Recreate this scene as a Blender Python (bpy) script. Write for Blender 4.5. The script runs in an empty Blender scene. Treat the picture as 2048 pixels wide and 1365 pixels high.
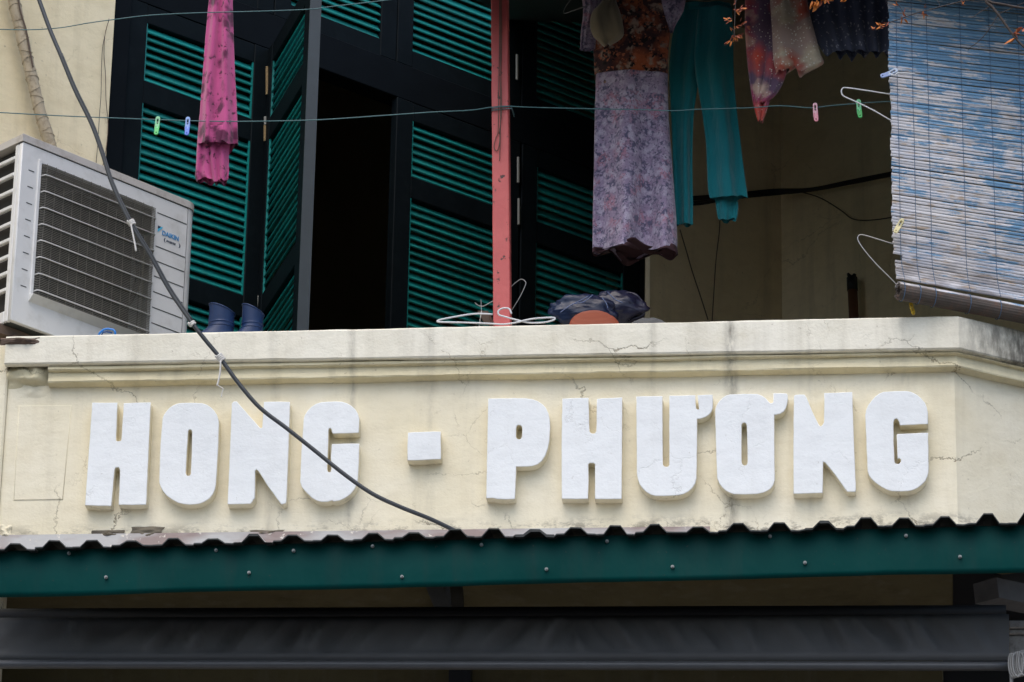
import bpy, bmesh, math, random
from mathutils import Vector, Matrix, noise
random.seed(7)
rad = math.radians
SC = bpy.context.scene
COL = SC.collection
V = Vector

# ------------------------------------------------------------------ camera
PITCH, YAW, ROLL, FOC, DIST = rad(23.0), rad(5.7), 0.019, 8490.0, 15.3
ZC = 1.6 + DIST * math.sin(PITCH)
FH = V((-math.sin(YAW), math.cos(YAW), 0)); RH = V((math.cos(YAW), math.sin(YAW), 0)); ZU = V((0, 0, 1))
CF = FH * math.cos(PITCH) + ZU * math.sin(PITCH)
CU0 = -FH * math.sin(PITCH) + ZU * math.cos(PITCH)
CR = RH * math.cos(ROLL) + CU0 * math.sin(ROLL)
CU = -RH * math.sin(ROLL) + CU0 * math.cos(ROLL)
CAM = V((0, 0, ZC)) - CF * DIST
cd = bpy.data.cameras.new('camera'); cam = bpy.data.objects.new('camera', cd); COL.objects.link(cam)
cam.matrix_world = Matrix(((CR.x, CU.x, -CF.x, CAM.x), (CR.y, CU.y, -CF.y, CAM.y), (CR.z, CU.z, -CF.z, CAM.z), (0, 0, 0, 1)))
cd.sensor_width = 36.0; cd.lens = FOC / 2048 * 36.0; cd.clip_start = 0.1; cd.clip_end = 500
SC.camera = cam

# ------------------------------------------------------------------ light: soft overcast day
w = bpy.data.worlds.new('World'); SC.world = w; w.use_nodes = True
wn = w.node_tree.nodes; wl = w.node_tree.links
SUN_EL, SUN_AZ = rad(60), rad(192)          # azimuth measured clockwise from +Y
sky = wn.new('ShaderNodeTexSky'); sky.sky_type = 'NISHITA'; sky.sun_disc = False
sky.sun_elevation = SUN_EL; sky.sun_rotation = SUN_AZ; sky.air_density = 1.0; sky.dust_density = 3.0; sky.ozone_density = 1.0
hs = wn.new('ShaderNodeHueSaturation'); hs.inputs['Saturation'].default_value = 1.0
wl.new(sky.outputs[0], hs.inputs['Color']); wl.new(hs.outputs[0], wn['Background'].inputs[0])
wn['Background'].inputs[1].default_value = 0.15
sl = bpy.data.lights.new('sun', 'SUN'); sl.energy = 0.9; sl.angle = rad(70); sl.color = (1.0, 0.99, 0.975)
so = bpy.data.objects.new('sun', sl); COL.objects.link(so)
sd = V((math.sin(SUN_AZ) * math.cos(SUN_EL), math.cos(SUN_AZ) * math.cos(SUN_EL), math.sin(SUN_EL)))
so.rotation_euler = (-sd).to_track_quat('-Z', 'Y').to_euler(); so.location = (0, -6, 20)
SC.view_settings.view_transform = 'Standard'; SC.view_settings.look = 'None'; SC.view_settings.gamma = 1
SC.view_settings.use_curve_mapping = False; SC.view_settings.exposure = 0.60
SC.render.engine = 'CYCLES'; SC.cycles.max_bounces = 8; SC.cycles.diffuse_bounces = 5; SC.cycles.use_denoising = True; SC.cycles.use_adaptive_sampling = True; SC.cycles.adaptive_threshold = 0.02

# ------------------------------------------------------------------ geometry of the place
def ray(px, py):
    return CF * FOC + CR * (px - 1024) - CU * (py - 682.5)
def UP(px, py, p0, n):                       # where the line of sight meets a plane of the place
    d = ray(px, py); return CAM + d * ((p0 - CAM).dot(n) / d.dot(n))
def U(px, py, y): return UP(px, py, V((0, y, 0)), V((0, 1, 0)))
WANG = rad(44.6)                             # the door wall turns away from the parapet
WD = V((math.cos(WANG), math.sin(WANG), 0)); WN = V((math.sin(WANG), -math.cos(WANG), 0))
AC0 = U(47, 267, 0.14)
W0 = AC0 - WN * 0.52
def UW(px, py, d=0.0): return UP(px, py, W0 + WN * d, WN)
def SW(px, py, d=0.0): return (UW(px, py, d) - W0).dot(WD)
def WP(s, d, z): p = W0 + WD * s + WN * d; return V((p.x, p.y, z))
ZTOP = U(1000, 656, -0.065).z                # top of the parapet coping
ZFLOOR = ZTOP - 1.02

# ------------------------------------------------------------------ helpers
def tag(o, label=None, cat=None, group=None, kind=None):
    for k, v in (('label', label), ('category', cat), ('group', group), ('kind', kind)):
        if v: o[k] = v
    return o
def thing(name, label, cat, loc=(0, 0, 0), rz=0.0, group=None):
    o = bpy.data.objects.new(name, None); COL.objects.link(o); o.location = loc; o.rotation_euler = (0, 0, rz)
    o.empty_display_size = 0.05
    return tag(o, label, cat, group)
def inv(parent):
    if parent is None: return Matrix()
    m = Matrix.Translation(parent.location) @ parent.rotation_euler.to_matrix().to_4x4()
    return (inv_up(parent) @ m).inverted() if parent.parent else m.inverted()
def inv_up(p):
    q = p.parent; m = Matrix.Translation(q.location) @ q.rotation_euler.to_matrix().to_4x4()
    return (inv_up(q) @ m) if q.parent else m
def add(name, me, mat=None, parent=None, smooth=False, world=True):
    """link a mesh; vertices given in world space are moved into the parent's space"""
    if world and parent is not None: me.transform(inv(parent))
    if mat is not None and not me.materials:
        for m in (mat if isinstance(mat, (list, tuple)) else [mat]): me.materials.append(m)
    if smooth: me.polygons.foreach_set('use_smooth', [True] * len(me.polygons))
    o = bpy.data.objects.new(name, me); COL.objects.link(o)
    if parent is not None: o.parent = parent
    return o
def inst(name, me, parent, loc=(0, 0, 0), rot=(0, 0, 0)):
    o = bpy.data.objects.new(name, me); COL.objects.link(o); o.parent = parent; o.location = loc; o.rotation_euler = rot
    return o
class MB:
    def __init__(s): s.v = []; s.f = []; s.m = []
    def put(s, vs, fs, mi=0):
        b = len(s.v); s.v += [tuple(x) for x in vs]; s.f += [tuple(i + b for i in f) for f in fs]; s.m += [mi] * len(fs); return s
    def box(s, c, h, ax=None, mi=0):
        X, Y, Z = ax or (V((1, 0, 0)), V((0, 1, 0)), V((0, 0, 1))); c = V(c)
        vs = [c + X * (h[0] * i) + Y * (h[1] * j) + Z * (h[2] * k) for k in (-1, 1) for j in (-1, 1) for i in (-1, 1)]
        return s.put(vs, [(0, 2, 3, 1), (4, 5, 7, 6), (0, 1, 5, 4), (2, 6, 7, 3), (0, 4, 6, 2), (1, 3, 7, 5)], mi)
    def bar(s, a, b, hw, hh, up=ZU, mi=0):      # a beam from a to b
        a = V(a); b = V(b); X = (b - a).normalized(); Y = up.cross(X).normalized(); Z = X.cross(Y)
        return s.box((a + b) / 2, ((b - a).length / 2, hw, hh), (X, Y, Z), mi)
    def tube(s, pts, r, n=8, cap=True, mi=0):
        pts = [V(p) for p in pts]; rs = r if isinstance(r, (list, tuple)) else [r] * len(pts)
        t = (pts[1] - pts[0]).normalized(); u = t.orthogonal().normalized(); vs = []; fs = []
        for i, p in enumerate(pts):
            t2 = (pts[min(i + 1, len(pts) - 1)] - pts[max(i - 1, 0)])
            if t2.length > 1e-9: t = t2.normalized()
            u = (u - t * u.dot(t)).normalized(); v = t.cross(u)
            for k in range(n):
                a = 2 * math.pi * k / n; vs.append(p + (u * math.cos(a) + v * math.sin(a)) * rs[i])
        for i in range(len(pts) - 1):
            for k in range(n): fs.append((i * n + k, i * n + (k + 1) % n, (i + 1) * n + (k + 1) % n, (i + 1) * n + k))
        if cap: fs += [tuple(range(n))[::-1], tuple(range((len(pts) - 1) * n, len(pts) * n))]
        return s.put(vs, fs, mi)
    def mesh(s, name):
        me = bpy.data.meshes.new(name); me.from_pydata(s.v, [], s.f); me.update()
        if any(s.m): me.polygons.foreach_set('material_index', s.m)
        return me
    def build(s, name, mat, parent=None, smooth=False, world=True, bev=0):
        me = s.mesh(name)
        if bev: bevel(me, bev)
        return add(name, me, mat, parent, smooth, world)
def bevel(me, w, seg=1):
    b = bmesh.new(); b.from_mesh(me)
    bmesh.ops.bevel(b, geom=list(b.edges), offset=w, segments=seg, affect='EDGES', clamp_overlap=True)
    b.to_mesh(me); b.free()
def cr(pts, n=6):                              # Catmull-Rom through points (Vectors or tuples)
    P = [V(p) for p in pts]; out = []
    for i in range(len(P) - 1):
        a, b, c, d = P[max(i - 1, 0)], P[i], P[i + 1], P[min(i + 2, len(P) - 1)]
        for k in range(n):
            t = k / n
            out.append(0.5 * ((2 * b) + (c - a) * t + (2 * a - 5 * b + 4 * c - d) * t * t + (3 * b - a - 3 * c + d) * t ** 3))
    out.append(P[-1]); return out
def plate(name, outline, holes=(), thick=0.01, bev=0.0, bres=1):
    """flat shape with holes in local x/z, thickness along y (front at y=-thick)"""
    cu = bpy.data.curves.new(name, 'CURVE'); cu.dimensions = '2D'; cu.fill_mode = 'BOTH'
    cu.extrude = max(thick / 2 - bev, 0); cu.bevel_depth = bev; cu.bevel_resolution = bres; cu.offset = -bev
    for ring in [outline] + list(holes):
        sp = cu.splines.new('POLY'); sp.points.add(len(ring) - 1)
        for p, q in zip(sp.points, ring): p.co = (q[0], q[1], 0, 1)
        sp.use_cyclic_u = True
    o = bpy.data.objects.new(name, cu); COL.objects.link(o)
    bpy.context.view_layer.update()
    me = bpy.data.meshes.new_from_object(o.evaluated_get(bpy.context.evaluated_depsgraph_get()))
    bpy.data.objects.remove(o); bpy.data.curves.remove(cu)
    me.transform(Matrix(((1, 0, 0, 0), (0, 0, -1, -thick / 2), (0, 1, 0, 0), (0, 0, 0, 1))))
    me.materials.clear(); return me
def text_mesh(name, body, size, thick=0.001, shear=0.0, offset=0.0):
    cu = bpy.data.curves.new(name, 'FONT'); cu.body = body; cu.size = size; cu.extrude = thick / 2; cu.shear = shear; cu.offset = offset
    cu.align_x = 'LEFT'
    o = bpy.data.objects.new(name, cu); COL.objects.link(o); bpy.context.view_layer.update()
    me = bpy.data.meshes.new_from_object(o.evaluated_get(bpy.context.evaluated_depsgraph_get()))
    bpy.data.objects.remove(o); bpy.data.curves.remove(cu)
    me.transform(Matrix(((1, 0, 0, 0), (0, 0, -1, 0), (0, 1, 0, 0), (0, 0, 0, 1)))); me.materials.clear(); return me

# ------------------------------------------------------------------ materials
class NT:
    def __init__(s, name):
        s.mat = bpy.data.materials.new(name); s.mat.use_nodes = True; s.t = s.mat.node_tree
        s.b = s.t.nodes['Principled BSDF']; s.pos = s.t.nodes.new('ShaderNodeNewGeometry').outputs['Position']
    def val(s, sock, v):
        if hasattr(v, 'is_output') or isinstance(v, bpy.types.NodeSocket): s.t.links.new(v, sock)
        elif isinstance(v, (tuple, list)) and len(v) == 3 and sock.type == 'RGBA': sock.default_value = (*v, 1)
        else: sock.default_value = v
    def n(s, typ, ins=None, **props):
        nd = s.t.nodes.new('ShaderNode' + typ)
        for k, v in props.items(): setattr(nd, k, v)
        for k, v in (ins or {}).items(): s.val(nd.inputs[k], v)
        return nd
    def obj(s): return s.n('TexCoord').outputs['Object']
    def mapv(s, vec, sc): return s.n('Mapping', {'Vector': vec, 'Scale': sc}).outputs[0]
    def noise(s, vec, scale, detail=4, rough=0.55, dist=0.0):
        return s.n('TexNoise', {'Vector': vec, 'Scale': scale, 'Detail': detail, 'Roughness': rough, 'Distortion': dist}).outputs[0]
    def ramp(s, f, a, b, lo=0.0, hi=1.0):
        return s.n('MapRange', {'Value': f, 'From Min': a, 'From Max': b, 'To Min': lo, 'To Max': hi}).outputs[0]
    def mix(s, f, a, b, mode='MIX'):
        m = s.n('Mix', data_type='RGBA', blend_type=mode)
        s.val(m.inputs[0], f); s.val(m.inputs[6], a); s.val(m.inputs[7], b); return m.outputs[2]
    def math(s, op, a, b=0.0):
        m = s.n('Math', operation=op); s.val(m.inputs[0], a); s.val(m.inputs[1], b); return m.outputs[0]
    def bump(s, h, strength=0.3, dist=0.01, prev=None):
        b = s.n('Bump', {'Height': h, 'Strength': strength, 'Distance': dist})
        if prev is not None: s.val(b.inputs['Normal'], prev)
        return b.outputs[0]
    def out(s, col=None, rough=0.6, metal=0.0, normal=None, spec=0.5, **kw):
        if col is not None: s.val(s.b.inputs['Base Color'], col)
        s.val(s.b.inputs['Roughness'], rough); s.val(s.b.inputs['Metallic'], metal); s.val(s.b.inputs['Specular IOR Level'], spec)
        if normal is not None: s.val(s.b.inputs['Normal'], normal)
        for k, v in kw.items(): s.val(s.b.inputs[k.replace('_', ' ')], v)
        return s.mat
def simple(name, col, rough=0.55, var=0.25, scale=12, bump=0.0, bscale=60, metal=0.0, spec=0.5, dirt=None, dirt_amt=0.5, **kw):
    m = NT(name); nz = m.noise(m.pos, scale, 5)
    c = m.mix(nz, tuple(x * (1 - var) for x in col), tuple(min(1, x * (1 + var)) for x in col))
    if dirt:
        d = m.ramp(m.noise(m.pos, scale * 2.3, 6, 0.65), 0.5, 0.68); c = m.mix(m.math('MULTIPLY', d, dirt_amt), c, dirt)
    nm = m.bump(m.noise(m.pos, bscale, 4), bump, 0.004) if bump else None
    return m.out(c, rough, metal, nm, spec, **kw)

def with_random(mat, lo, hi):
    t = mat.node_tree; b = t.nodes['Principled BSDF']; src = b.inputs['Base Color'].links[0].from_socket
    oi = t.nodes.new('ShaderNodeObjectInfo'); mr = t.nodes.new('ShaderNodeMapRange'); mr.inputs['To Min'].default_value = lo; mr.inputs['To Max'].default_value = hi
    t.links.new(oi.outputs['Random'], mr.inputs['Value']); mx = t.nodes.new('ShaderNodeVectorMath'); mx.operation = 'SCALE'
    t.links.new(src, mx.inputs[0]); t.links.new(mr.outputs[0], mx.inputs['Scale']); t.links.new(mx.outputs[0], b.inputs['Base Color']); return mat
def plaster(name, c1, c2, grime=(0.22, 0.19, 0.13), cracks=0.8, streak=0.35, bands=(), zlow=None, bumpf=1.0, flake=0.0):
    m = NT(name); p = m.pos
    c = m.mix(m.ramp(m.noise(p, 1.7, 6, 0.6), 0.3, 0.7), c1, c2)
    c = m.mix(m.ramp(m.noise(m.mapv(p, (1, 1, 2.5)), 9, 6, 0.7), 0.45, 0.8, 0, 0.45), c, tuple(x * 0.78 for x in c1))
    st = m.ramp(m.noise(m.mapv(p, (7, 7, 0.55)), 1.6, 5, 0.6), 0.52, 0.78)
    c = m.mix(m.math('MULTIPLY', st, streak), c, grime)
    pd = m.n('Mix', data_type='VECTOR'); m.val(pd.inputs[0], 0.16); m.val(pd.inputs[4], p)
    m.val(pd.inputs[5], m.n('TexNoise', {'Vector': p, 'Scale': 3.5, 'Detail': 6, 'Roughness': 0.7}).outputs[1])
    vo = m.n('TexVoronoi', {'Vector': pd.outputs[1], 'Scale': 2.6}, feature='DISTANCE_TO_EDGE').outputs[0]
    ck = m.math('MULTIPLY', m.ramp(vo, 0.0, 0.007, 1, 0), m.ramp(m.noise(p, 2.3, 3), 0.5, 0.62))
    c = m.mix(m.math('MULTIPLY', ck, cracks), c, (0.12, 0.09, 0.05))
    vo2 = m.n('TexVoronoi', {'Vector': pd.outputs[1], 'Scale': 6.5}, feature='DISTANCE_TO_EDGE').outputs[0]
    ck2 = m.math('MULTIPLY', m.ramp(vo2, 0.0, 0.012, 1, 0), m.ramp(m.noise(p, 3.1, 4), 0.56, 0.66))
    c = m.mix(m.math('MULTIPLY', ck2, cracks * 0.7), c, (0.20, 0.15, 0.08)); ck = m.math('MAXIMUM', ck, ck2)
    mo = m.ramp(m.noise(m.mapv(p, (1, 1, 1.5)), 4.2, 9, 0.72), 0.50, 0.74)
    c = m.mix(m.math('MULTIPLY', mo, min(1.0, streak * 1.7)), c, tuple(x * k for x, k in zip(c1, (0.78, 0.75, 0.70))))
    sp = m.ramp(m.noise(p, 46, 4, 0.65), 0.67, 0.73)
    c = m.mix(m.math('MULTIPLY', sp, min(0.6, 0.2 + streak)), c, (0.2, 0.16, 0.1))
    x = m.n('SeparateXYZ', {0: p})
    for (x0, wd, amt) in bands:                # soot runs washed down from the coping; wide coping bands also carry painted shade
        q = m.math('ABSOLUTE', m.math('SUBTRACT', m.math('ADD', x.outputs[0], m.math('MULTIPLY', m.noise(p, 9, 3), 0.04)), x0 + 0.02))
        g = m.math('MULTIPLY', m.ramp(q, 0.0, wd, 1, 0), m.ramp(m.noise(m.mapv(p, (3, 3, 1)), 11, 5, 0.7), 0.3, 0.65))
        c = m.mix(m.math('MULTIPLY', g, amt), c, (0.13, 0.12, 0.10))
    if zlow is not None:                       # black mould creeping up from the sheet-metal joint
        g = m.math('MULTIPLY', m.ramp(x.outputs[2], zlow, zlow + 0.07, 1, 0), m.ramp(m.noise(m.mapv(p, (1, 1, 2)), 7, 7, 0.75), 0.5, 0.58))
        c = m.mix(m.math('MULTIPLY', g, 0.85), c, (0.05, 0.045, 0.04))
    h = m.math('ADD', m.math('MULTIPLY', m.noise(m.mapv(p, (1, 1, 1.4)), 13, 7, 0.68), 0.8), m.math('MULTIPLY', m.noise(p, 95, 4), 0.35))
    h = m.math('SUBTRACT', h, m.math('MULTIPLY', ck, 0.6))
    nm = m.bump(h, 0.32 * bumpf, 0.010)
    return m.out(c, 0.85, 0, nm, 0.25)

X = lambda px, py=760: U(px, py, -0.03).x
BANDS = [(X(548), .025, .3), (X(703), .022, .45), (X(1305), .018, .3), (X(1462), .032, .85), (X(1620), .015, .2), (X(860), .03, .22), (X(270), .02, .2), (X(1810), .05, .25)]
CREAM, CREAM2 = (0.76, 0.69, 0.50), (0.82, 0.775, 0.63)
ZLOW = U(600, 1076, 0).z
M_WALL = plaster('cream_plaster', CREAM, CREAM2, bands=BANDS, zlow=ZLOW, streak=0.19)
M_COPE = plaster('coping_plaster', (0.775, 0.735, 0.60), (0.82, 0.79, 0.68), bands=BANDS + [(X(2075), .34, 1.0), (X(2085), .30, 1.0), (X(2300), .4, 1.0)], streak=0.3, bumpf=1.3)  # broad right-end bands mix soot with the blind's shade, put into colour
M_MOULD = plaster('moulding_plaster', (0.66, 0.59, 0.39), (0.71, 0.65, 0.46), bands=BANDS, streak=0.4)
M_HOUSE = plaster('ochre_plaster', (0.78, 0.67, 0.43), (0.84, 0.74, 0.52), cracks=0.4, streak=0.3)
M_UNDER = plaster('shade_dark_ochre_plaster', (0.12, 0.10, 0.05), (0.17, 0.14, 0.07), cracks=0.8, streak=0.6)  # ochre darkened so its colour carries the shade below the awning
M_WHITE = plaster('white_letter_paint', (0.775, 0.80, 0.80), (0.80, 0.825, 0.825), cracks=0.12, streak=0.07, bumpf=1.0)
M_TEAL = simple('teal_slat_paint', (0.002, 0.215, 0.20), 0.5, 0.22, 20, dirt=(0.02, 0.10, 0.09), dirt_amt=0.6)
M_DARK = simple('dark_shutter_paint', (0.0045, 0.0075, 0.0095), 0.55, 0.4, 10, bump=0.15, bscale=40, dirt=(0.009, 0.013, 0.015), dirt_amt=0.4, spec=0.06)
M_EDGE = simple('grey_edge_paint', (0.028, 0.040, 0.048), 0.6, 0.3, 14, bump=0.1)
M_JAMB = simple('blue_black_jamb_paint', (0.004, 0.006, 0.008), 0.6, 0.35, 9, bump=0.1, spec=0.06)
M_BRASS = simple('worn_brass', (0.30, 0.21, 0.10), 0.5, 0.4, 80, metal=0.5, dirt=(0.05, 0.04, 0.03))
M_PALE = simple('pale_metal', (0.28, 0.28, 0.25), 0.5, 0.2, 60, metal=0.3)
M_ACW = simple('casing_enamel', (0.70, 0.70, 0.68), 0.42, 0.06, 5, dirt=(0.42, 0.40, 0.35), dirt_amt=0.35, bump=0.03, bscale=90)
M_ACTOP = simple('casing_lid_enamel', (0.52, 0.49, 0.45), 0.5, 0.1, 8, dirt=(0.33, 0.29, 0.24), dirt_amt=0.6)
M_SEAM = simple('dark_seam', (0.05, 0.055, 0.05), 0.7, 0.2)
M_GRILL = simple('dusty_grille_wire', (0.19, 0.18, 0.15), 0.6, 0.3, 40)
M_GRBAR = simple('white_grille_bar', (0.62, 0.61, 0.58), 0.45, 0.1, 30)
M_FINS = simple('dark_condenser_metal', (0.022, 0.020, 0.017), 0.8, 0.4, 30)  # even dark tone of coil, shroud and fan
M_BLUELOGO = simple('blue_print', (0.06, 0.27, 0.55), 0.5, 0.05)
M_CYAN = simple('cyan_print', (0.08, 0.50, 0.75), 0.5, 0.05)
M_NAVY = simple('navy_print', (0.01, 0.03, 0.07), 0.5, 0.05)
M_CABLE = simple('black_cable_rubber', (0.035, 0.04, 0.046), 0.42, 0.2, 30)
M_WIRE = simple('green_wire_sheath', (0.05, 0.14, 0.15), 0.45, 0.15, 40)
M_TIE = simple('white_tie_string', (0.62, 0.60, 0.56), 0.8, 0.15, 80)
M_TAPE = simple('yellowed_pipe_wrap', (0.44, 0.37, 0.26), 0.75, 0.25, 24, bump=0.7, bscale=26, dirt=(0.2, 0.15, 0.09), dirt_amt=0.6)
M_HANG = simple('white_wire_coating', (0.66, 0.67, 0.68), 0.35, 0.05, 30)
M_STEEL = simple('dull_steel_wire', (0.30, 0.30, 0.29), 0.4, 0.15, 40, metal=0.7)
M_RUST = simple('rusty_plate', (0.11, 0.075, 0.055), 0.8, 0.4, 40, bump=0.3)
M_BLACK = simple('black_iron_and_shade', (0.012, 0.012, 0.013), 0.6, 0.3, 20)
M_GREEN = None
M_SHEET = simple('grey_roof_sheet', (0.42, 0.41, 0.39), 0.6, 0.25, 10, metal=0.0, dirt=(0.10, 0.09, 0.08))
M_UNDERSHEET = simple('dark_sheet_edge', (0.022, 0.026, 0.025), 0.6, 0.3, 10)
M_SCREW = simple('zinc_screw', (0.24, 0.26, 0.25), 0.5, 0.3, 90, metal=0.3)
M_GROUND = simple('asphalt', (0.05, 0.05, 0.052), 0.9, 0.3, 3, bump=0.3)
M_PAVE = simple('paving', (0.20, 0.19, 0.18), 0.9, 0.2, 3, bump=0.2)

def m_post():
    m = NT('salmon_post_paint'); p = m.pos
    c = m.mix(m.noise(p, 14, 5), (0.46, 0.078, 0.075), (0.56, 0.115, 0.105))
    chip = m.ramp(m.noise(p, 22, 7, 0.65), 0.605, 0.63)
    c = m.mix(chip, c, (0.07, 0.03, 0.025))
    c = m.mix(m.ramp(m.noise(m.mapv(p, (5, 5, 1)), 5, 4), 0.55, 0.75, 0, 0.35), c, (0.28, 0.07, 0.06))
    return m.out(c, 0.5, 0, m.bump(m.math('SUBTRACT', m.noise(p, 60, 3), chip), 0.3, 0.003), 0.4)
M_POST = m_post()
def m_flash():
    m = NT('flecked_flashing'); p = m.pos
    c = m.mix(m.ramp(m.noise(m.mapv(p, (1, 1, 3)), 2.2, 4), 0.45, 0.6), (0.40, 0.40, 0.39), (0.24, 0.185, 0.17))
    c = m.mix(m.ramp(m.noise(p, 34, 4, 0.6), 0.64, 0.68), c, (0.62, 0.58, 0.5))
    return m.out(c, 0.6, 0.1, m.bump(m.noise(p, 30, 4), 0.3, 0.004))
M_FLASH = m_flash()
def m_fascia():
    m = NT('green_fascia_enamel'); p = m.pos
    c = m.mix(m.noise(p, 2.5, 5), (0.0006, 0.038, 0.035), (0.0012, 0.062, 0.056))
    c = m.mix(m.ramp(m.noise(m.mapv(p, (9, 9, 1.2)), 1.5, 5, 0.65), 0.5, 0.75, 0, 0.5), c, (0.016, 0.046, 0.043))
    c = m.mix(m.ramp(m.noise(p, 55, 4, 0.6), 0.68, 0.72, 0, 0.6), c, (0.05, 0.06, 0.05))
    return m.out(c, 0.5, 0, m.bump(m.noise(m.mapv(p, (1.5, 1, 1)), 6, 3), 0.25, 0.02), 0.07)
M_GREEN = m_fascia()
def m_bamboo():
    m = NT('worn_blue_bamboo'); p = m.pos
    n1 = m.noise(m.mapv(p, (1.0, 1.0, 2.2)), 6.5, 12, 0.80, 0.3)
    n2 = m.noise(m.mapv(p, (1, 1, 14)), 7, 4, 0.6)
    z = m.n('SeparateXYZ', {0: p}).outputs
    hi = m.ramp(m.math('ADD', m.math('MULTIPLY', z[2], 0.55), m.math('MULTIPLY', z[0], 0.55)), 0.55 * (ZTOP + 0.2) + 0.55 * 1.3, 0.55 * (ZTOP + 1.2) + 0.55 * 1.9, -0.075, 0.075)
    f = m.math('ADD', m.math('ADD', m.math('MULTIPLY', n1, 0.58), m.math('MULTIPLY', n2, 0.42)), hi)
    wood = m.mix(m.ramp(m.noise(p, 9, 5), 0.4, 0.65), (0.64, 0.615, 0.61), (0.52, 0.53, 0.58))
    wood = m.mix(m.ramp(m.noise(m.mapv(p, (1, 1, 5)), 15, 5), 0.56, 0.66), wood, (0.46, 0.37, 0.29))
    blue = m.mix(m.noise(m.mapv(p, (1, 1, 10)), 12, 3), (0.09, 0.22, 0.39), (0.23, 0.39, 0.54))
    c = m.mix(m.ramp(f, 0.492, 0.528), wood, blue)
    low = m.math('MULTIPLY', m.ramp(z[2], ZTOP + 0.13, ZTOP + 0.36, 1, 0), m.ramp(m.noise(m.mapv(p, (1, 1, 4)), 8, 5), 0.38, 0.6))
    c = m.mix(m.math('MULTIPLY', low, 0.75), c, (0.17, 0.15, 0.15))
    return m.out(c, 0.7, 0, m.bump(m.noise(m.mapv(p, (1, 1, 20)), 14, 4), 0.35, 0.004), 0.3)
M_BAMBOO = m_bamboo()
with_random(M_TEAL, 0.72, 1.15); with_random(M_BAMBOO, 0.80, 1.12)
M_BAMDARK = simple('dark_brown_bamboo', (0.075, 0.060, 0.050), 0.75, 0.5, 14, bump=0.4, bscale=40, dirt=(0.17, 0.085, 0.05))  # dark brown rods round the sides and underside of the roll
M_CORD = simple('blue_grey_cord', (0.07, 0.13, 0.22), 0.8, 0.3, 40)

def fabric(name, base, layers=(), rough=0.85, sheen=0.3, bump=0.25, trans=0.0):
    """cloth with printed blotches: layers of (colour, scale, threshold, distortion)"""
    m = NT(name); p = m.obj(); c = m.mix(m.noise(p, 6, 4), tuple(x * 0.85 for x in base), tuple(min(1, x * 1.12) for x in base))
    for (col, scale, th, dist) in layers:
        pd = m.n('Mix', data_type='VECTOR'); m.val(pd.inputs[0], dist); m.val(pd.inputs[4], p)
        m.val(pd.inputs[5], m.n('TexNoise', {'Vector': p, 'Scale': scale * 1.5, 'Detail': 3}).outputs[1])
        vo = m.n('TexVoronoi', {'Vector': pd.outputs[1], 'Scale': scale}, feature='F1')
        rnd = m.n('SeparateColor', {0: vo.outputs[1]}).outputs[0]
        f = m.math('MULTIPLY', m.ramp(vo.outputs[0], th, th * 0.55, 0, 1), m.ramp(rnd, 0.25, 0.3))
        c = m.mix(f, c, m.mix(m.noise(p, scale * 5, 3), tuple(x * 0.6 for x in col), tuple(min(1, x * 1.3) for x in col)))
    wv = m.noise(p, 240, 2); big = m.noise(m.mapv(p, (1, 1, 0.35)), 14, 3)
    nm = m.bump(m.math('ADD', m.math('MULTIPLY', wv, 0.12), big), bump, 0.02)
    return m.out(c, rough, 0, nm, 0.2, Sheen_Weight=sheen)
M_PINK = fabric('pink_floral_cloth', (0.46, 0.075, 0.22), [((0.11, 0.014, 0.055), 15, 0.50, 0.06), ((0.10, 0.014, 0.05), 34, 0.36, 0.05)])
M_SKIRT = fabric('mauve_floral_cloth', (0.30, 0.23, 0.33), [((0.40, 0.20, 0.27), 12, 0.55, 0.08), ((0.11, 0.10, 0.17), 34, 0.62, 0.07), ((0.46, 0.40, 0.50), 30, 0.55, 0.05), ((0.40, 0.33, 0.44), 75, 0.5, 0.02), ((0.10, 0.085, 0.14), 90, 0.34, 0.02)])
M_BODICE = fabric('rust_floral_cloth', (0.05, 0.022, 0.025), [((0.44, 0.11, 0.04), 10, 0.7, 0.08), ((0.40, 0.28, 0.21), 26, 0.5, 0.05), ((0.012, 0.008, 0.01), 34, 0.5, 0.05), ((0.48, 0.15, 0.07), 60, 0.4, 0.03)])
M_TROUSER = fabric('teal_cloth', (0.005, 0.17, 0.195), bump=0.9)
M_HAT = fabric('khaki_cloth', (0.21, 0.175, 0.11), bump=0.3)
M_SCARF = fabric('patchwork_silk', (0.12, 0.07, 0.12), [((0.32, 0.05, 0.12), 9, 0.6, 0.1), ((0.58, 0.075, 0.045), 7, 0.62, 0.1), ((0.55, 0.38, 0.30), 11, 0.4, 0.1), ((0.75, 0.7, 0.62), 80, 0.22, 0.0)], rough=0.5)
M_SCARF2 = fabric('cream_sparkle_silk', (0.40, 0.29, 0.26), [((0.50, 0.10, 0.06), 6, 0.5, 0.1), ((0.55, 0.46, 0.34), 9, 0.5, 0.1), ((0.85, 0.8, 0.7), 85, 0.3, 0.0)], rough=0.5)
M_NAVYCLOTH = fabric('navy_dotted_cloth', (0.055, 0.065, 0.11), [((0.30, 0.30, 0.36), 60, 0.30, 0.02)])
M_SOOTY = plaster('black_mould_plaster', (0.045, 0.04, 0.035), (0.22, 0.19, 0.14), cracks=0.9, streak=0.2, bumpf=1.6)

# ================================================================== the street
g = MB().box((0, -20, -0.06), (150, 150, 0.05)).build('ground', M_GROUND); tag(g, kind='structure')
g = MB().box((0, -1.6, 0.0), (60, 3.4, 0.13)).build('pavement', M_PAVE, bev=0.01); tag(g, kind='structure')

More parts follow.
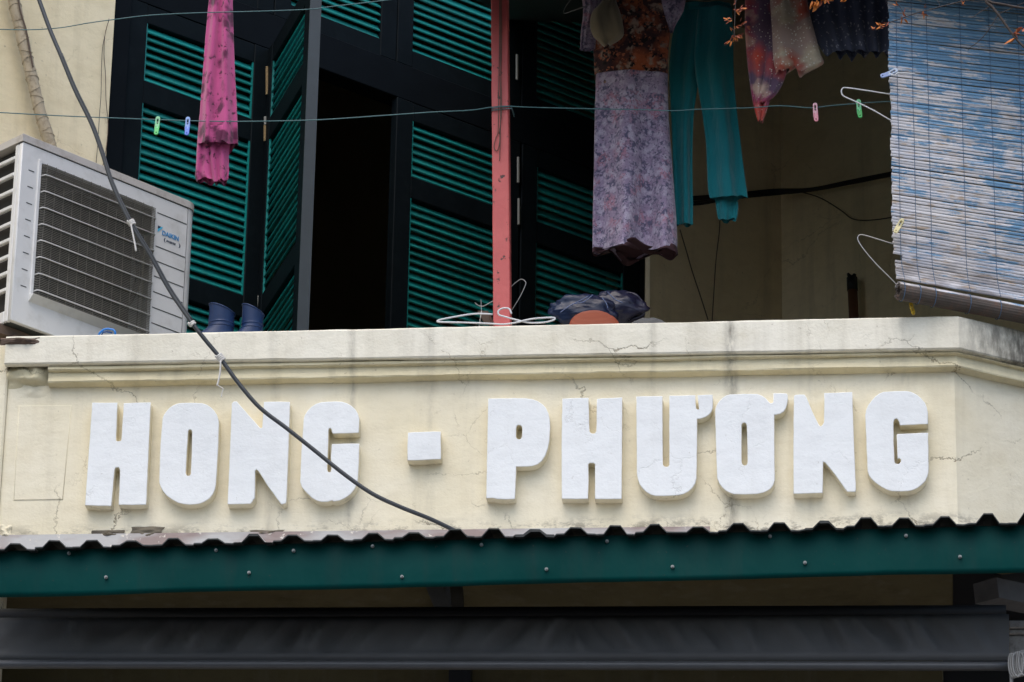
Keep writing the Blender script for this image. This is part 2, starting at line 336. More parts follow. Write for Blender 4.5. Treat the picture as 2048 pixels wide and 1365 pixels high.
# unseen houses opposite, added to shut out the low sky
M_OPP = simple('street_render', (0.30, 0.27, 0.22), .9, .15, 2); M_OPPG = simple('window_glass', (0.03, 0.035, 0.04), .2)
for k, (x, wd_, h_, lab) in enumerate(((-13, 5, 8.5, 'unseen tall grey rendered house added across the street on the left'), (-4, 4, 9.6, 'unseen tallest rendered house added across the street behind the camera'), (4.5, 4.4, 8, 'unseen lower rendered house added across the street right of the tallest'), (13.5, 4.5, 9, 'unseen rendered house added across the street at the far right'))):
    hz_ = thing('sky_block_house', lab, 'house', (x, -25, 0), group='unseen houses added across the street')
    MB().box((x, -25, h_ / 2), (wd_ - .05, 4, h_ / 2)).build('wall', M_OPP, hz_)
    for fl in range(2):
        for c_ in (-.5, .5): MB().box((x + c_ * wd_, -21.0, 2 + fl * 3.4), (.6, .06, .9)).build('window', M_OPPG, hz_)

# ================================================================== balcony parapet
KX = U(1911, 850, 0).x; LX = U(11, 850, 0).x; RANG = rad(33)
RDIR = V((math.cos(RANG), math.sin(RANG), 0)); RN = V((math.sin(RANG), -math.cos(RANG), 0))
def zl(a, b, y):                               # height along x of a line seen through two picture points
    A, B = U(*a, y), U(*b, y); return lambda x: A.z + (B.z - A.z) * (min(x, KX) - A.x) / (B.x - A.x)
MIT = (V((0, -1, 0)) + RN) / (1 + V((0, -1, 0)).dot(RN))
def strip(profile, x0, name, mat, parent, right=3.2, jit=0.0018, seed=0, endcap=True):
    """sweep a (outset, height function) profile along the parapet and round its corner"""
    st = []; n = 150
    for i in range(n + 1): st.append(('a', x0 + (KX - x0) * i / n))
    for i in range(1, 41): st.append(('b', right * i / 40))
    vs = []; fs = []; m = len(profile)
    for i, (k, t) in enumerate(st):
        for j, (o, zf) in enumerate(profile):
            if k == 'a':
                if i == n: p = V((KX, 0, 0)) + MIT * o
                else: p = V((t, -o, 0))
                x = t
            else:
                p = V((KX, 0, 0)) + RDIR * t + (RN * o); x = KX + t
            z = zf(min(x, KX)) if callable(zf) else zf
            q = V((x * 3.1, j * 5.0, seed)); e = noise.noise(q) + 0.6 * noise.noise(q * 4.3)
            f = V((x * 2.7 + 40, j * 3.0, seed)); e2 = noise.noise(f) + 0.6 * noise.noise(f * 5)
            vs.append((p.x, p.y + e * jit, z + e2 * jit))
    for i in range(len(st) - 1):
        for j in range(m - 1): fs.append((i * m + j, i * m + j + 1, (i + 1) * m + j + 1, (i + 1) * m + j))
    if endcap: fs.append(tuple(range(m))[::-1])
    mb = MB().put(vs, fs); me = mb.mesh(name); bevel_ok = False
    return add(name, me, mat, parent)
par = thing('balcony_parapet', 'cream plastered balcony parapet with heavy coping bearing white letters', 'parapet', (LX, 0, ZTOP - 1.2))
ztop = zl((390, 665), (1905, 632), -0.065); zcb = zl((130, 727), (1905, 698), -0.065)
zlip = zl((130, 741), (1905, 707), -0.05); zband = zl((100, 766), (1900, 734), -0.036)
zwf = zl((0, 1098), (2048, 1047), -.95); zwb = zwf(0) + .95 * .2 - .015; zwx = lambda x: zwf(x) + .95 * .2 + .06
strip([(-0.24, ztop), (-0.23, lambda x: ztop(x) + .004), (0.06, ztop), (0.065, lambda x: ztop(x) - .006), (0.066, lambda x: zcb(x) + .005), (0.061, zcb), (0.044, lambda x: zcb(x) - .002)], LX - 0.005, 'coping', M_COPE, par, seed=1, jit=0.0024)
strip([(0.044, lambda x: zcb(x) - .002), (0.050, lambda x: zcb(x) - .008), (0.051, lambda x: zlip(x) + .003), (0.047, zlip), (0.033, lambda x: zlip(x) - .002), (0.034, lambda x: (zlip(x) + zband(x)) / 2), (0.040, lambda x: zband(x) + .004), (0.037, zband), (0.0, lambda x: zband(x) - .006)], U(96, 750, -0.04).x, 'moulding', M_MOULD, par, seed=2, jit=0.0028)
strip([(0.0, lambda x: zcb(x) + .01), (0.0, lambda x: zcb(x) * .5 + zwb * .5), (0.0, zwx)], LX, 'wall_face', M_WALL, par, seed=3, jit=0.003)
MB().box(((LX + KX) / 2, 0.13, ZTOP - 0.40), ((KX - LX) / 2 - 0.05, 0.07, 0.36)).build('inner_face', M_HOUSE, par)
# broken render where the moulding stops, and the faint old panel on the left
def lumpy(name, px0, py0, px1, py1, y, depth, mat, parent, n=14, seed=0.0, rough=1.0):
    A, B = U(px0, py0, y), U(px1, py1, y); vs = []; fs = []
    for j in range(n + 1):
        for i in range(n + 1):
            u, v = i / n, j / n
            e = min(u, 1 - u, v, 1 - v) * 3; e = min(1, e + 0.5 * noise.noise(V((u * 3 + seed, v * 3, 1)))) if 0 < i < n and 0 < j < n else 0
            jx = 0.10 * noise.noise(V((u * 2.5 + seed, v * 2.5, 7))); jz = 0.10 * noise.noise(V((u * 2.5 + seed, v * 2.5, 17)))
            d = depth * max(0, min(1, e)) * (0.75 + 0.5 * rough * noise.noise(V((u * 5 + seed, v * 5, 3))))
            vs.append((A.x + (B.x - A.x) * (u + jx), y + 0.002 - d, A.z + (B.z - A.z) * (v + jz)))
    for j in range(n):
        for i in range(n): k = j * (n + 1) + i; fs.append((k, k + n + 1, k + n + 2, k + 1))
    return MB().put(vs, fs).build(name, mat, parent, smooth=True)
lumpy('plaster_patch', 12, 724, 112, 778, 0.0, 0.050, M_MOULD, par, seed=2.0)
lumpy('plaster_patch', 30, 760, 100, 800, 0.0, 0.010, M_WALL, par, seed=5.0)
pA, pB = U(38, 812, 0), U(126, 1000, 0)
me = plate('old_panel', [(pA.x, pA.z), (pB.x + .01, pA.z - .002), (pB.x, pB.z), (pA.x + .004, pB.z)], thick=0.010, bev=0.003); me.transform(Matrix.Translation((0, 0.0065, 0))); add('old_panel', me, M_WALL, par)
for i, (a, b, c, d) in enumerate([(184, 1061, 245, 1080), (262, 1054, 325, 1078), (498, 1061, 572, 1074), (0, 1050, 22, 1080)]):
    lumpy('broken_render', a, b, c, d, -0.006, 0.012, M_SOOTY if i < 3 else M_WALL, par, seed=11.0 + i * 3, rough=1.6)
fl0, fl1, fl2, fl3 = U(-40, 1071, -0.012), U(1420, 1053, -0.012), U(1420, 1110, -0.03), U(-40, 1122, -0.03)
MB().put([fl0, fl1, fl2, fl3] + [p + V((0, .006, 0)) for p in (fl0, fl1, fl2, fl3)], [(0, 1, 2, 3), (7, 6, 5, 4), (0, 4, 5, 1), (1, 5, 6, 2), (2, 6, 7, 3), (3, 7, 4, 0)]).build('flashing', M_FLASH, par)

# ================================================================== the letters
sign = thing('name_sign', 'raised white letters reading HONG - PHƯƠNG on the cream parapet', 'sign', (0, -0.01, U(1000, 900, 0).z))
def zz(ox, oy, s, pts): return [(ox + a / s, oy + b / s) for a, b in pts]
z1 = lambda *p: zz(160, 770, 4.875, p); z2 = lambda *p: zz(540, 770, 4.875, p)
z3 = lambda *p: zz(950, 770, 4.2667, p); z4 = lambda *p: zz(1420, 760, 4.2667, p)
LET = [
 ('first letter, H', z1((118,172),(240,174),(365,172),(358,360),(350,540),(358,549),(392,549),(402,535),(414,350),(426,178),(560,172),(690,170),(670,600),(645,1168),(510,1172),(375,1170),(384,990),(388,830),(375,804),(345,808),(335,832),(320,1010),(305,1182),(180,1180),(48,1175),(78,740)), []),
 ('second letter, O', z1((980,176),(1085,173),(1190,178),(1236,192),(1276,218),(1310,252),(1335,290),(1349,330),(1355,376),(1345,640),(1326,965),(1316,1015),(1296,1065),(1262,1108),(1215,1140),(1170,1158),(1128,1165),(1068,1168),(1010,1164),(955,1150),(895,1118),(845,1080),(810,1040),(788,1000),(771,955),(780,640),(802,335),(815,296),(838,260),(868,226),(905,200),(940,184)), [z1((1055,452),(1062,440),(1075,437),(1087,443),(1092,460),(1088,660),(1080,868),(1070,883),(1055,887),(1038,882),(1030,862),(1042,650))]),
 ('third letter, N', z1((1478,184),(1496,162),(1528,160),(1640,288),(1752,414),(1765,420),(1776,412),(1784,280),(1792,165)) + z2((100,162),(195,166),(182,600),(160,1140),(150,1158),(110,1166)) + z1((1840,1000),(1740,845),(1718,824),(1708,840),(1706,1000),(1704,1108),(1690,1118),(1680,1140),(1662,1160),(1550,1164),(1438,1165),(1458,700)), []),
 ('fourth letter, G', z2((500,168),(570,163),(640,161),(700,164),(750,178),(795,204),(835,242),(860,285),(871,330),(869,400),(866,468),(740,474),(612,476),(604,458),(598,432),(586,422),(574,428),(570,445),(566,620),(558,815),(562,842),(575,853),(590,848),(596,825),(592,700),(600,585),(606,576),(740,572),(872,572),(866,750),(857,930),(846,975),(822,1020),(785,1066),(735,1104),(680,1128),(620,1138),(605,1128),(590,1133),(560,1142),(500,1141),(455,1130),(410,1104),(370,1066),(335,1030),(308,995),(293,945),(305,640),(328,330),(340,292),(365,252),(402,214),(450,184)), []),
 ('square dash between the words', z2((1345,466),(1420,460),(1500,458),(1580,454),(1664,455),(1666,590),(1668,726),(1590,728),(1500,734),(1420,737),(1340,736),(1338,600)), []),
 ('fifth letter, P', z3((112,117),(220,114),(340,112),(440,114),(490,122),(535,138),(575,164),(605,196),(627,240),(639,300),(642,360),(636,470),(622,545),(600,605),(572,648),(535,678),(490,694),(440,699),(352,698),(346,840),(342,974),(270,978),(190,976),(150,966),(95,968),(102,560)), [z3((351,372),(357,352),(370,343),(386,344),(398,354),(402,372),(400,438),(394,456),(380,465),(366,464),(354,454),(350,438))]),
 ('sixth letter, H', z3((745,116),(860,112),(970,110),(974,260),(978,398),(990,412),(1005,416),(1022,412),(1034,396),(1037,250),(1040,118),(1150,112),(1258,105),(1255,480),(1252,974),(1140,976),(1022,974),(1024,820),(1023,676),(1010,668),(980,668),(968,678),(970,820),(966,972),(860,976),(740,972),(737,500)), []),
 ('seventh letter, U with a horn', z3((1375,98),(1490,96),(1600,95),(1601,400),(1604,680),(1614,694),(1634,700),(1650,695),(1658,680),(1657,380),(1657,92),(1770,90),(1880,88),(1883,150),(1886,196),(1892,208),(1902,211),(1911,205),(1905,150),(1899,88),(1965,84),(2028,83),(2031,140),(2030,196),(2018,230),(1995,258),(1965,276),(1930,287),(1896,292),(1895,540),(1891,795),(1880,840),(1856,878),(1822,910),(1780,932),(1735,943),(1690,946),(1615,949),(1540,948),(1500,938),(1462,916),(1430,884),(1405,848),(1390,808),(1381,760),(1378,430)), []),
 ('eighth letter, O with a horn', z4((170,123),(285,119),(400,120),(440,132),(475,156),(500,185),(516,198),(532,196),(541,184),(540,115),(600,113),(655,115),(664,130),(665,160),(660,205),(647,245),(628,272),(602,289),(549,299),(550,580),(553,858),(542,895),(522,924),(494,946),(455,964),(400,975),(300,979),(205,977),(168,965),(130,942),(100,914),(78,882),(62,840),(58,790),(50,540),(43,262),(52,225),(72,190),(102,156),(135,134)), [z4((270,384),(276,372),(290,366),(304,370),(313,384),(318,540),(321,700),(315,720),(300,731),(285,728),(273,714),(270,696),(269,540))]),
 ('ninth letter, N', z4((714,142),(726,127),(765,124),(804,125),(822,145),(870,262),(930,384),(944,396),(958,384),(972,362),(974,240),(974,112),(1095,107),(1215,103),(1228,500),(1246,940),(1240,956),(1172,955),(1150,928),(1118,880),(1060,800),(996,722),(980,705),(966,700),(964,830),(962,966),(840,970),(712,972),(711,560)), []),
 ('tenth letter, G', z4((1480,101),(1580,96),(1680,95),(1722,104),(1765,126),(1802,156),(1834,194),(1852,235),(1860,280),(1862,378),(1740,384),(1622,389),(1614,360),(1602,337),(1588,330),(1574,338),(1566,360),(1567,520),(1574,696),(1580,712),(1598,718),(1618,713),(1629,696),(1628,678),(1614,669),(1600,676),(1596,560),(1592,470),(1602,462),(1740,455),(1862,450),(1865,620),(1866,786),(1856,825),(1838,862),(1808,895),(1772,922),(1732,942),(1688,951),(1620,953),(1552,951),(1510,938),(1460,912),(1410,876),(1374,842),(1354,810),(1345,776),(1334,540),(1324,302),(1330,260),(1346,222),(1376,178),(1412,140),(1446,116)), []),
]
LD = 0.046
def rough_ring(pts, seed):
    """hand-cut outline: extra points that wander a millimetre or so"""
    q = [U(a, b, -LD) for a, b in pts]; out = []
    for i in range(len(q)):
        a, b = q[i], q[(i + 1) % len(q)]; n = max(1, int((b - a).length / 0.022))
        for k in range(n):
            p = a.lerp(b, k / n); e = 0.0011 if k else 0.0006
            out.append((p.x + e * noise.noise(V((p.x * 40, p.z * 40, seed))), p.z + e * noise.noise(V((p.x * 40, p.z * 40, seed + 9)))))
    return out
for i, (lab, ring, holes) in enumerate(LET):
    me = plate('letter', rough_ring(ring, i), [rough_ring(h, i) for h in holes], thick=LD + 0.012, bev=0.0028, bres=2)
    me.transform(Matrix.Translation((0, 0.012, 0)))
    me.materials.append(M_WHITE); me.materials.append(M_WALL)
    me.polygons.foreach_set('material_index', [0 if p.normal.y < -0.35 else 1 for p in me.polygons])
    o = add('letter', me, None, sign); o['label'] = 'white plaster ' + lab

# ================================================================== the house round the balcony
house = thing('corner_house', 'ochre plastered corner house wall behind and below the balcony', 'house', (0, 0.3, 0))
S_EDGE = SW(222, 150); S_HA = SW(245, 150, -.05); S_HB = SW(536, 240, -.05); S_C0 = SW(781, 400, -.05); S_CD = SW(1036, 380, -.05); S_D1 = SW(1283, 560, -.05)
S_CORN = SW(1563, 500); ZCEIL = UW(985, 0).z + 0.75; ZHI = 12.0
def wbox(s0, s1, d0, d1, z0, z1): 
    return ((WP((s0 + s1) / 2, (d0 + d1) / 2, (z0 + z1) / 2)), ((s1 - s0) / 2, abs(d1 - d0) / 2, (z1 - z0) / 2), (WD, WN, ZU))
def wpart(name, mat, *a, parent=house): m = MB(); m.box(*wbox(*a)); return m.build(name, mat, parent)
ZTR = UW(825, 105, -.05).z
wpart('wall_pier', M_HOUSE, -2.6, S_EDGE, -0.3, 0.0, ZFLOOR, ZHI)
wpart('wall_pier', M_HOUSE, S_D1 + 0.006, S_CORN, -0.3, 0.0, ZFLOOR, ZCEIL + 1)
wpart('wall_lintel', M_HOUSE, S_EDGE + .002, S_D1, -0.3, -0.001, ZTR + 1.0, ZHI)
cor = WP(S_CORN, 0, 0)
MB().box(cor + WN * 1.9 + WD * 0.15 + ZU * (ZFLOOR + 2), (1.9, 0.15, 2.0), (WN, WD, ZU)).build('side_wall', M_HOUSE, house)
# dim room behind the shutters
rm = MB(); zr = (ZFLOOR + ZHI) / 2
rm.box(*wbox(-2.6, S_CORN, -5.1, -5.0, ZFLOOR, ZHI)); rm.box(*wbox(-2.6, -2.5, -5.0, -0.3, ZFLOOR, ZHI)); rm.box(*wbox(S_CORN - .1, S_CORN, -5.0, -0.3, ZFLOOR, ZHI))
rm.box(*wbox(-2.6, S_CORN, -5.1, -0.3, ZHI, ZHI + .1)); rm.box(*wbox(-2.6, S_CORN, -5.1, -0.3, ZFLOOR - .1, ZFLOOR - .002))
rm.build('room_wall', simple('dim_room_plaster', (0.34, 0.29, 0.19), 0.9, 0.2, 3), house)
MB().box((0.9, 3.4, ZFLOOR - 0.1), (4.2, 2.5, 0.09)).build('balcony_floor', simple('floor_tiles', (0.20, 0.13, 0.10), 0.7, 0.2, 5), house)
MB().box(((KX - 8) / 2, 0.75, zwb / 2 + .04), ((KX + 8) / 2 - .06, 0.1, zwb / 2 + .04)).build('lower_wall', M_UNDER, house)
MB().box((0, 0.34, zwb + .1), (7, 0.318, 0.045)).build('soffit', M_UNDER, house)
kp = [V((KX - .02, .02, 0)), V((KX, 0, 0)) + RDIR * 3.2, V((KX + 3.5, 5, 0)), V((KX - .02, 5, 0))]
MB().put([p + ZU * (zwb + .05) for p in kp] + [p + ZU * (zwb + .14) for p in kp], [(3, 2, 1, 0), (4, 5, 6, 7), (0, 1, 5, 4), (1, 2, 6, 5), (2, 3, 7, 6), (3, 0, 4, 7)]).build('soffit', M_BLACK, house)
MB().box((KX + 3 - .058, 0.76, zwb / 2 + .04), (3.0, 0.085, zwb / 2 + .04)).build('lower_wall', M_BLACK, house)  # flat black wall stands in for the shaded shop interior
# the neighbouring pier at the far left
zp = U(4, 690, -0.01).z
MB().box((LX - 2.0, 0.105, zp / 2), (1.999, 0.12, zp / 2)).build('neighbour_pier', M_WALL, house, bev=0.006)
# unseen sloping canopy, added over the balcony to shade it
RY = -0.35; ROOF0 = U(1024, -70, RY); RS = 0.44
rx0, rx1 = U(880, -40, 0).x, 7.0
rf = thing('shade_canopy', 'unseen dark sheet metal canopy sloping up over the balcony, added for shade', 'canopy', (rx0, RY, ROOF0.z))
q = [V((rx0, RY, ROOF0.z)), V((rx1, RY, ROOF0.z)), V((rx1, 5.2, ROOF0.z + (5.2 - RY) * RS)), V((rx0, 5.2, ROOF0.z + (5.2 - RY) * RS))]
MB().put(q + [p + V((0, 0, .03)) for p in q], [(3, 2, 1, 0), (4, 5, 6, 7), (0, 1, 5, 4), (1, 2, 6, 5), (2, 3, 7, 6), (3, 0, 4, 7)]).build('sheet', M_UNDERSHEET, rf)

# ================================================================== louvred shutters
Z1a, Z1b = UW(290, 50, -.05).z, UW(290, 166, -.05).z
Z2a, Z2b = UW(287, 211, -.05).z, UW(475, 591, -.05).z
Z3a = UW(385, 607, -.05).z
LEAFTOP = Z1a + 0.085; TH = 0.042; PITCHZ = (Z1a - Z1b) / 7.0
def slat_mesh(L, name='slat'):
    hd, ht = 0.0195, 0.0038; a = rad(52); ca, sa = math.cos(a), math.sin(a); prof = []
    for (u, v) in ((-hd, -ht), (-hd - .002, 0), (-hd, ht), (hd, ht), (hd, -ht)): prof.append((u * ca - v * sa, u * sa + v * ca))
    n = len(prof); vs = [(0, y, z) for y, z in prof] + [(L, y, z) for y, z in prof]
    fs = [(i, (i + 1) % n, n + (i + 1) % n, n + i) for i in range(n)] + [tuple(range(n))[::-1], tuple(range(n, 2 * n))]
    me = MB().put(vs, fs).mesh(name); me.materials.append(M_TEAL); return me
def louvres(parent, x0, x1, zt, zb, sm):
    n = max(2, round((zt - zb) / PITCHZ)); 
    for i in range(n):
        z = zt - (i + 0.55) * (zt - zb) / n
        inst('slat', sm, parent, (x0, random.uniform(-.001, .001), z + random.uniform(-.002, .002)), (random.uniform(-.12, .12), random.uniform(-.004, .004), 0))
def leaf(label, s, ang, wdt, flip_edge=False):
    L = thing('louvred_shutter', label, 'shutter', WP(s, -.05, ZFLOOR + .02), ang, 'louvred shutter leaves of the balcony door')
    z0 = 0.0; zt = LEAFTOP - (ZFLOOR + .02); st = 0.088; h = TH / 2
    b = lambda n, c, hh, m=M_DARK: MB().box(c, hh).build(n, m, L, world=False, bev=0.003)
    b('stile', (st / 2 + .004, 0, zt / 2), (st / 2, h, zt / 2)); b('stile', (wdt - st / 2 - .004, 0, zt / 2), (st / 2, h, zt / 2), M_DARK)
    F = ZFLOOR + .02; xa, xb = st + .004, wdt - st - .004; mid = (xa + xb) / 2; hw = (xb - xa) / 2
    for (za, zb) in ((LEAFTOP - F, Z1a - F), (Z1b - F, Z2a - F), (Z2b - F, Z3a - F), (0.14, 0)):
        b('rail', (mid, 0, (za + zb) / 2), (hw, h - .003, abs(za - zb) / 2))
    sm = slat_mesh(hw * 2)
    # a thin teal bead runs down both sides of each louvre panel
    for (za, zb) in ((Z1a - F, Z1b - F), (Z2a - F, Z2b - F), (Z3a - F, 0.14)):
        louvres(L, xa, xb, za, zb, sm)
        for xx in (xa + .003, xb - .003):
            MB().box((xx, -.012, (za + zb) / 2), (.003, .004, (za - zb) / 2)).build('bead', M_TEAL, L, world=False)
    if flip_edge: MB().box((wdt - .0015, 0, zt / 2), (.004, h + .002, zt / 2 - .002)).build('lock_edge', M_EDGE, L, world=False)
    return L
wA, wC, wD = S_HB - S_HA, S_CD - S_C0, S_D1 - S_CD
lA = leaf('teal louvred shutter leaf closed behind the air conditioner and the boots', S_HA, WANG, wA - .004)
lB = leaf('teal louvred shutter leaf standing open, swung out from the doorway', S_HB + .004, rad(-67.3), wA + .0, True)
lC = leaf('closed teal louvred shutter leaf between the dark doorway and the salmon post', S_C0, WANG, wC - .004)
lD = leaf('closed teal louvred shutter leaf behind the plastic bag and floral dress', S_CD, WANG, wD - .03)
def hinge(parent, px, py0, py1, mat):
    a, b = UW(px, py0, -.02), UW(px, py1, -.02); MB().tube([a, b], 0.006, 8).build('hinge', mat, parent)
for (py0, py1, m) in ((42, 70, M_BRASS), (74, 97, M_DARK), (131, 162, M_BRASS), (162, 190, M_PALE)): hinge(lA, 246 - (py0 - 42) * .04, py0, py1, m)
for (py0, py1, m) in ((134, 190, M_BRASS), (234, 250, M_PALE), (252, 283, M_BRASS), (592, 616, M_PALE)): hinge(lB, 534 - (py0 - 134) * .035, py0, py1, m)
for (py0, py1, m) in ((110, 160, M_PALE), (315, 366, M_PALE), (398, 450, M_PALE)): hinge(lC, 1034 + (py0 - 110) * .012, py0, py1, m)
df = thing('door_frame', 'dark timber door frame with louvred transom lights over the shutters', 'door frame', WP(S_EDGE, -.1, ZFLOOR)); df['kind'] = 'thing'
jb = lambda n, *a, m=M_JAMB, bev=.003: MB().box(*wbox(*a)).build(n, m, df, bev=bev)
jb('jamb', S_EDGE + .003, S_HA, -0.14, -0.012, ZFLOOR + .01, ZTR + .98)
jb('jamb', S_D1 - .028, S_D1 + .003, -0.14, -0.03, ZFLOOR + .01, ZTR + .98)
jb('header', S_HA + .001, S_D1 - .03, -0.13, -0.035, LEAFTOP + .004, ZTR - .08)
for (a, b) in ((S_HA, S_HB), (S_HB, S_C0), (S_C0, S_CD), (S_CD, S_D1 - .03)):
    T = bpy.data.objects.new('transom', None); COL.objects.link(T); T.parent = df
    T.location = WP(a, -.06, ZTR - .079) - df.location; T.rotation_euler = (0, 0, WANG)
    wdt = b - a; F = ZTR - .079; st = 0.085
    for xx in (st / 2 + .002, wdt - st / 2 - .002): MB().box((xx, 0, .52), (st / 2, TH / 2, .52)).build('stile', M_DARK, T, world=False, bev=.003)
    for (za, zb) in ((.079, 0.001), (1.04, .97)): MB().box((wdt / 2, 0, (za + zb) / 2), (wdt / 2 - st - .002, TH / 2 - .002, (za - zb) / 2)).build('rail', M_DARK, T, world=False)
    louvres(T, st + .002, wdt - st - .002, .97, .079, slat_mesh(wdt - 2 * st - .004))
def solo(name, label, cat, me, mat, loc, group=None):    # a thing that is one mesh
    o = add(name, me, mat, None, True); o.location = loc; return tag(o, label, cat, group)
def sub(name, parent):                                    # a part that only gathers its pieces
    o = bpy.data.objects.new(name, None); COL.objects.link(o); o.parent = parent; o.empty_display_size = .02; return o

# ================================================================== air conditioner
AA = WANG + rad(5.5); AW, AD, AH = 0.87, 0.32, 0.735
o_ac = V((AC0.x, AC0.y, U(14, 640, 0.14).z)); AH = AC0.z - o_ac.z
ac = thing('air_conditioner', 'light grey outdoor air conditioner unit with round fan grille behind parapet', 'air conditioner', o_ac, AA)
def acb(n, x0, x1, y0, y1, z0, z1, m=M_ACW, bev=0.004, parent=None): 
    return MB().box(((x0 + x1) / 2, (y0 + y1) / 2, (z0 + z1) / 2), ((x1 - x0) / 2, (y1 - y0) / 2, (z1 - z0) / 2)).build(n, m, parent or ac, world=False, bev=bev)
GX0, GX1, GZ0, GZ1 = 0.095, 0.655, 0.165 * AH, 0.88 * AH
# front panel with a rounded right-hand corner and the grille opening cut out
def rr(x0, z0, x1, z1, r, n=5):
    out = []
    for (cx, cz, a0) in ((x1 - r, z0 + r, -90), (x1 - r, z1 - r, 0), (x0 + r, z1 - r, 90), (x0 + r, z0 + r, 180)):
        for k in range(n + 1): a = rad(a0 + 90 * k / n); out.append((cx + r * math.cos(a), cz + r * math.sin(a)))
    return out
fp = plate('front_panel', rr(0.0, 0.0, AW - 0.05, AH - 0.035, 0.004, 1), [rr(GX0, GZ0, GX1, GZ1, 0.012)], thick=0.02, bev=0.003)
fp.transform(Matrix.Translation((0, 0.02, 0))); add('front_panel', fp, M_ACW, ac, world=False)
# rounded right corner + right side as a swept strip
cs = MB(); arc = [(AW - 0.05, 0.0)] + [(AW - 0.05 + 0.05 * math.sin(rad(a)), 0.05 - 0.05 * math.cos(rad(a))) for a in range(10, 91, 10)] + [(AW, AD)]
vs = []; 
for (x, y) in arc: vs += [(x, y, 0.0), (x, y, AH - 0.035)]
cs.put(vs, [(2 * i, 2 * i + 2, 2 * i + 3, 2 * i + 1) for i in range(len(arc) - 1)]); cs.build('side_panel', M_ACW, ac, smooth=True, world=False)
acb('back_panel', 0.004, AW - .004, AD - 0.01, AD, 0.002, AH - 0.036)
acb('base_pan', 0.004, AW - 0.01, 0.022, AD - 0.012, 0.0, 0.012, M_SEAM)
# lid: slightly proud, dark seam under it
lid = [(-0.004, -0.004)] + [(AW - 0.05 + 0.054 * math.sin(rad(a)), 0.05 - 0.054 * math.cos(rad(a))) for a in range(0, 91, 10)] + [(AW + .004, AD + .004), (-0.004, AD + .004)]
vs = [(x, y, AH - 0.032) for x, y in lid] + [(x, y, AH - 0.004) for x, y in lid] + [(x * .985 + .006, y * .97 + .005, AH) for x, y in lid]
n = len(lid); fs = [(i, (i + 1) % n, n + (i + 1) % n, n + i) for i in range(n)] + [(n + i, n + (i + 1) % n, 2 * n + (i + 1) % n, 2 * n + i) for i in range(n)] + [tuple(range(n))[::-1], tuple(range(2 * n, 3 * n))]
MB().put(vs, fs).build('lid', M_ACTOP, ac, world=False)
acb('lid_seam', 0.002, AW - 0.05, 0.001, 0.03, AH - 0.0355, AH - 0.0315, M_SEAM, 0)
# left side: corner post and louvred openings
acb('corner_post', 0.0, 0.018, 0.021, 0.045, 0.0, AH - .0355)
acb('corner_post', 0.0, 0.018, 0.27, AD - .011, 0.0, AH - .0355)
acb('side_sill', 0.001, 0.017, 0.0455, 0.2695, 0.0, 0.05); 
sp = 0.0885 * AH
for k in range(9):
    z = AH - 0.085 - k * sp
    acb('side_bar', 0.001, 0.017, 0.0455, 0.2695, z - 0.008, z + 0.008, M_ACW, 0.003)
acb('side_coil', 0.03, 0.04, 0.03, 0.3, 0.02, AH - .04, M_FINS, 0)
for k in range(8):                               # short slots punched along the front's left edge
    z = AH - 0.14 - k * sp; acb('slot', 0.035, 0.062, -0.0012, 0.006, z - .0016, z + .0016, M_SEAM, 0)
for f in (0.136, 0.32, 0.40, 0.485, 0.57, 0.655, 0.74, 0.825):
    z = AH * (1 - f); acb('groove', GX1 + 0.012, AW - 0.055, -0.0012, 0.006, z - .0018, z + .0018, M_SEAM, 0)
# grille
acb('grille_frame', GX0 - .018, GX0 - .001, -0.006, 0.012, GZ0 - .01, GZ1 + .012, M_ACW, .003)
fr = MB().put([(GX0 - .02, -.0005, GZ0 - .028), (GX1 + .004, -.0005, GZ0 - .028), (GX1 + .004, -.030, GZ0 - .004), (GX0 - .02, -.030, GZ0 - .004), (GX0 - .02, -.0005, GZ0), (GX1 + .004, -.0005, GZ0)],
              [(3, 2, 1, 0), (4, 5, 2, 3), (0, 4, 3), (1, 2, 5), (0, 1, 5, 4)]).build('grille_sill', M_ACW, ac, world=False)
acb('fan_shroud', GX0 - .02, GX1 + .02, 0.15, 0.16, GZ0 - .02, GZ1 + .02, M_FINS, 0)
wr = MB(); nz = 78
for i in range(nz):
    z = GZ0 + (i + .5) * (GZ1 - GZ0) / nz
    wr.tube([(GX0 - .002, 0.004, z - .006), (GX0 + .012, -.006, z), (GX0 + .03, -.010, z), (GX1 - .005, -.010, z), (GX1 + .001, 0.004, z)], 0.0014, 4, False)
for i in range(13):
    x = GX0 + (i + .5) * (GX1 - GX0) / 13; wr.tube([(x, -.0075, GZ0 - .002), (x, -.0075, GZ1 + .002)], 0.0013, 4, False)
grl = sub('fan_grille', ac); gw = wr.build('fine_wire', M_GRILL, grl, world=False); gw['kind'] = 'stuff'
for k in range(8):
    z = GZ1 - 0.062 * AH - k * sp
    if z > GZ0: MB().tube([(GX0 - .002, 0.002, z - .008), (GX0 + .012, -.010, z), (GX0 + .03, -.014, z), (GX1 - .005, -.014, z), (GX1 + .001, 0.002, z)], 0.0027, 6).build('grille_bar', M_GRBAR, grl, True, False)
fc = V(((GX0 + GX1) / 2, 0.09, (GZ0 + GZ1) / 2)); R = 0.245
ring = [(fc.x + R * math.cos(rad(a)), 0.035, fc.z + R * math.sin(rad(a))) for a in range(0, 361, 10)]
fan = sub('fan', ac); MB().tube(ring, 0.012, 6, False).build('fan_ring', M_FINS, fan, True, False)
MB().tube([(fc.x, 0.05, fc.z), (fc.x, 0.13, fc.z)], 0.05, 16).build('fan_hub', M_FINS, fan, True, False)
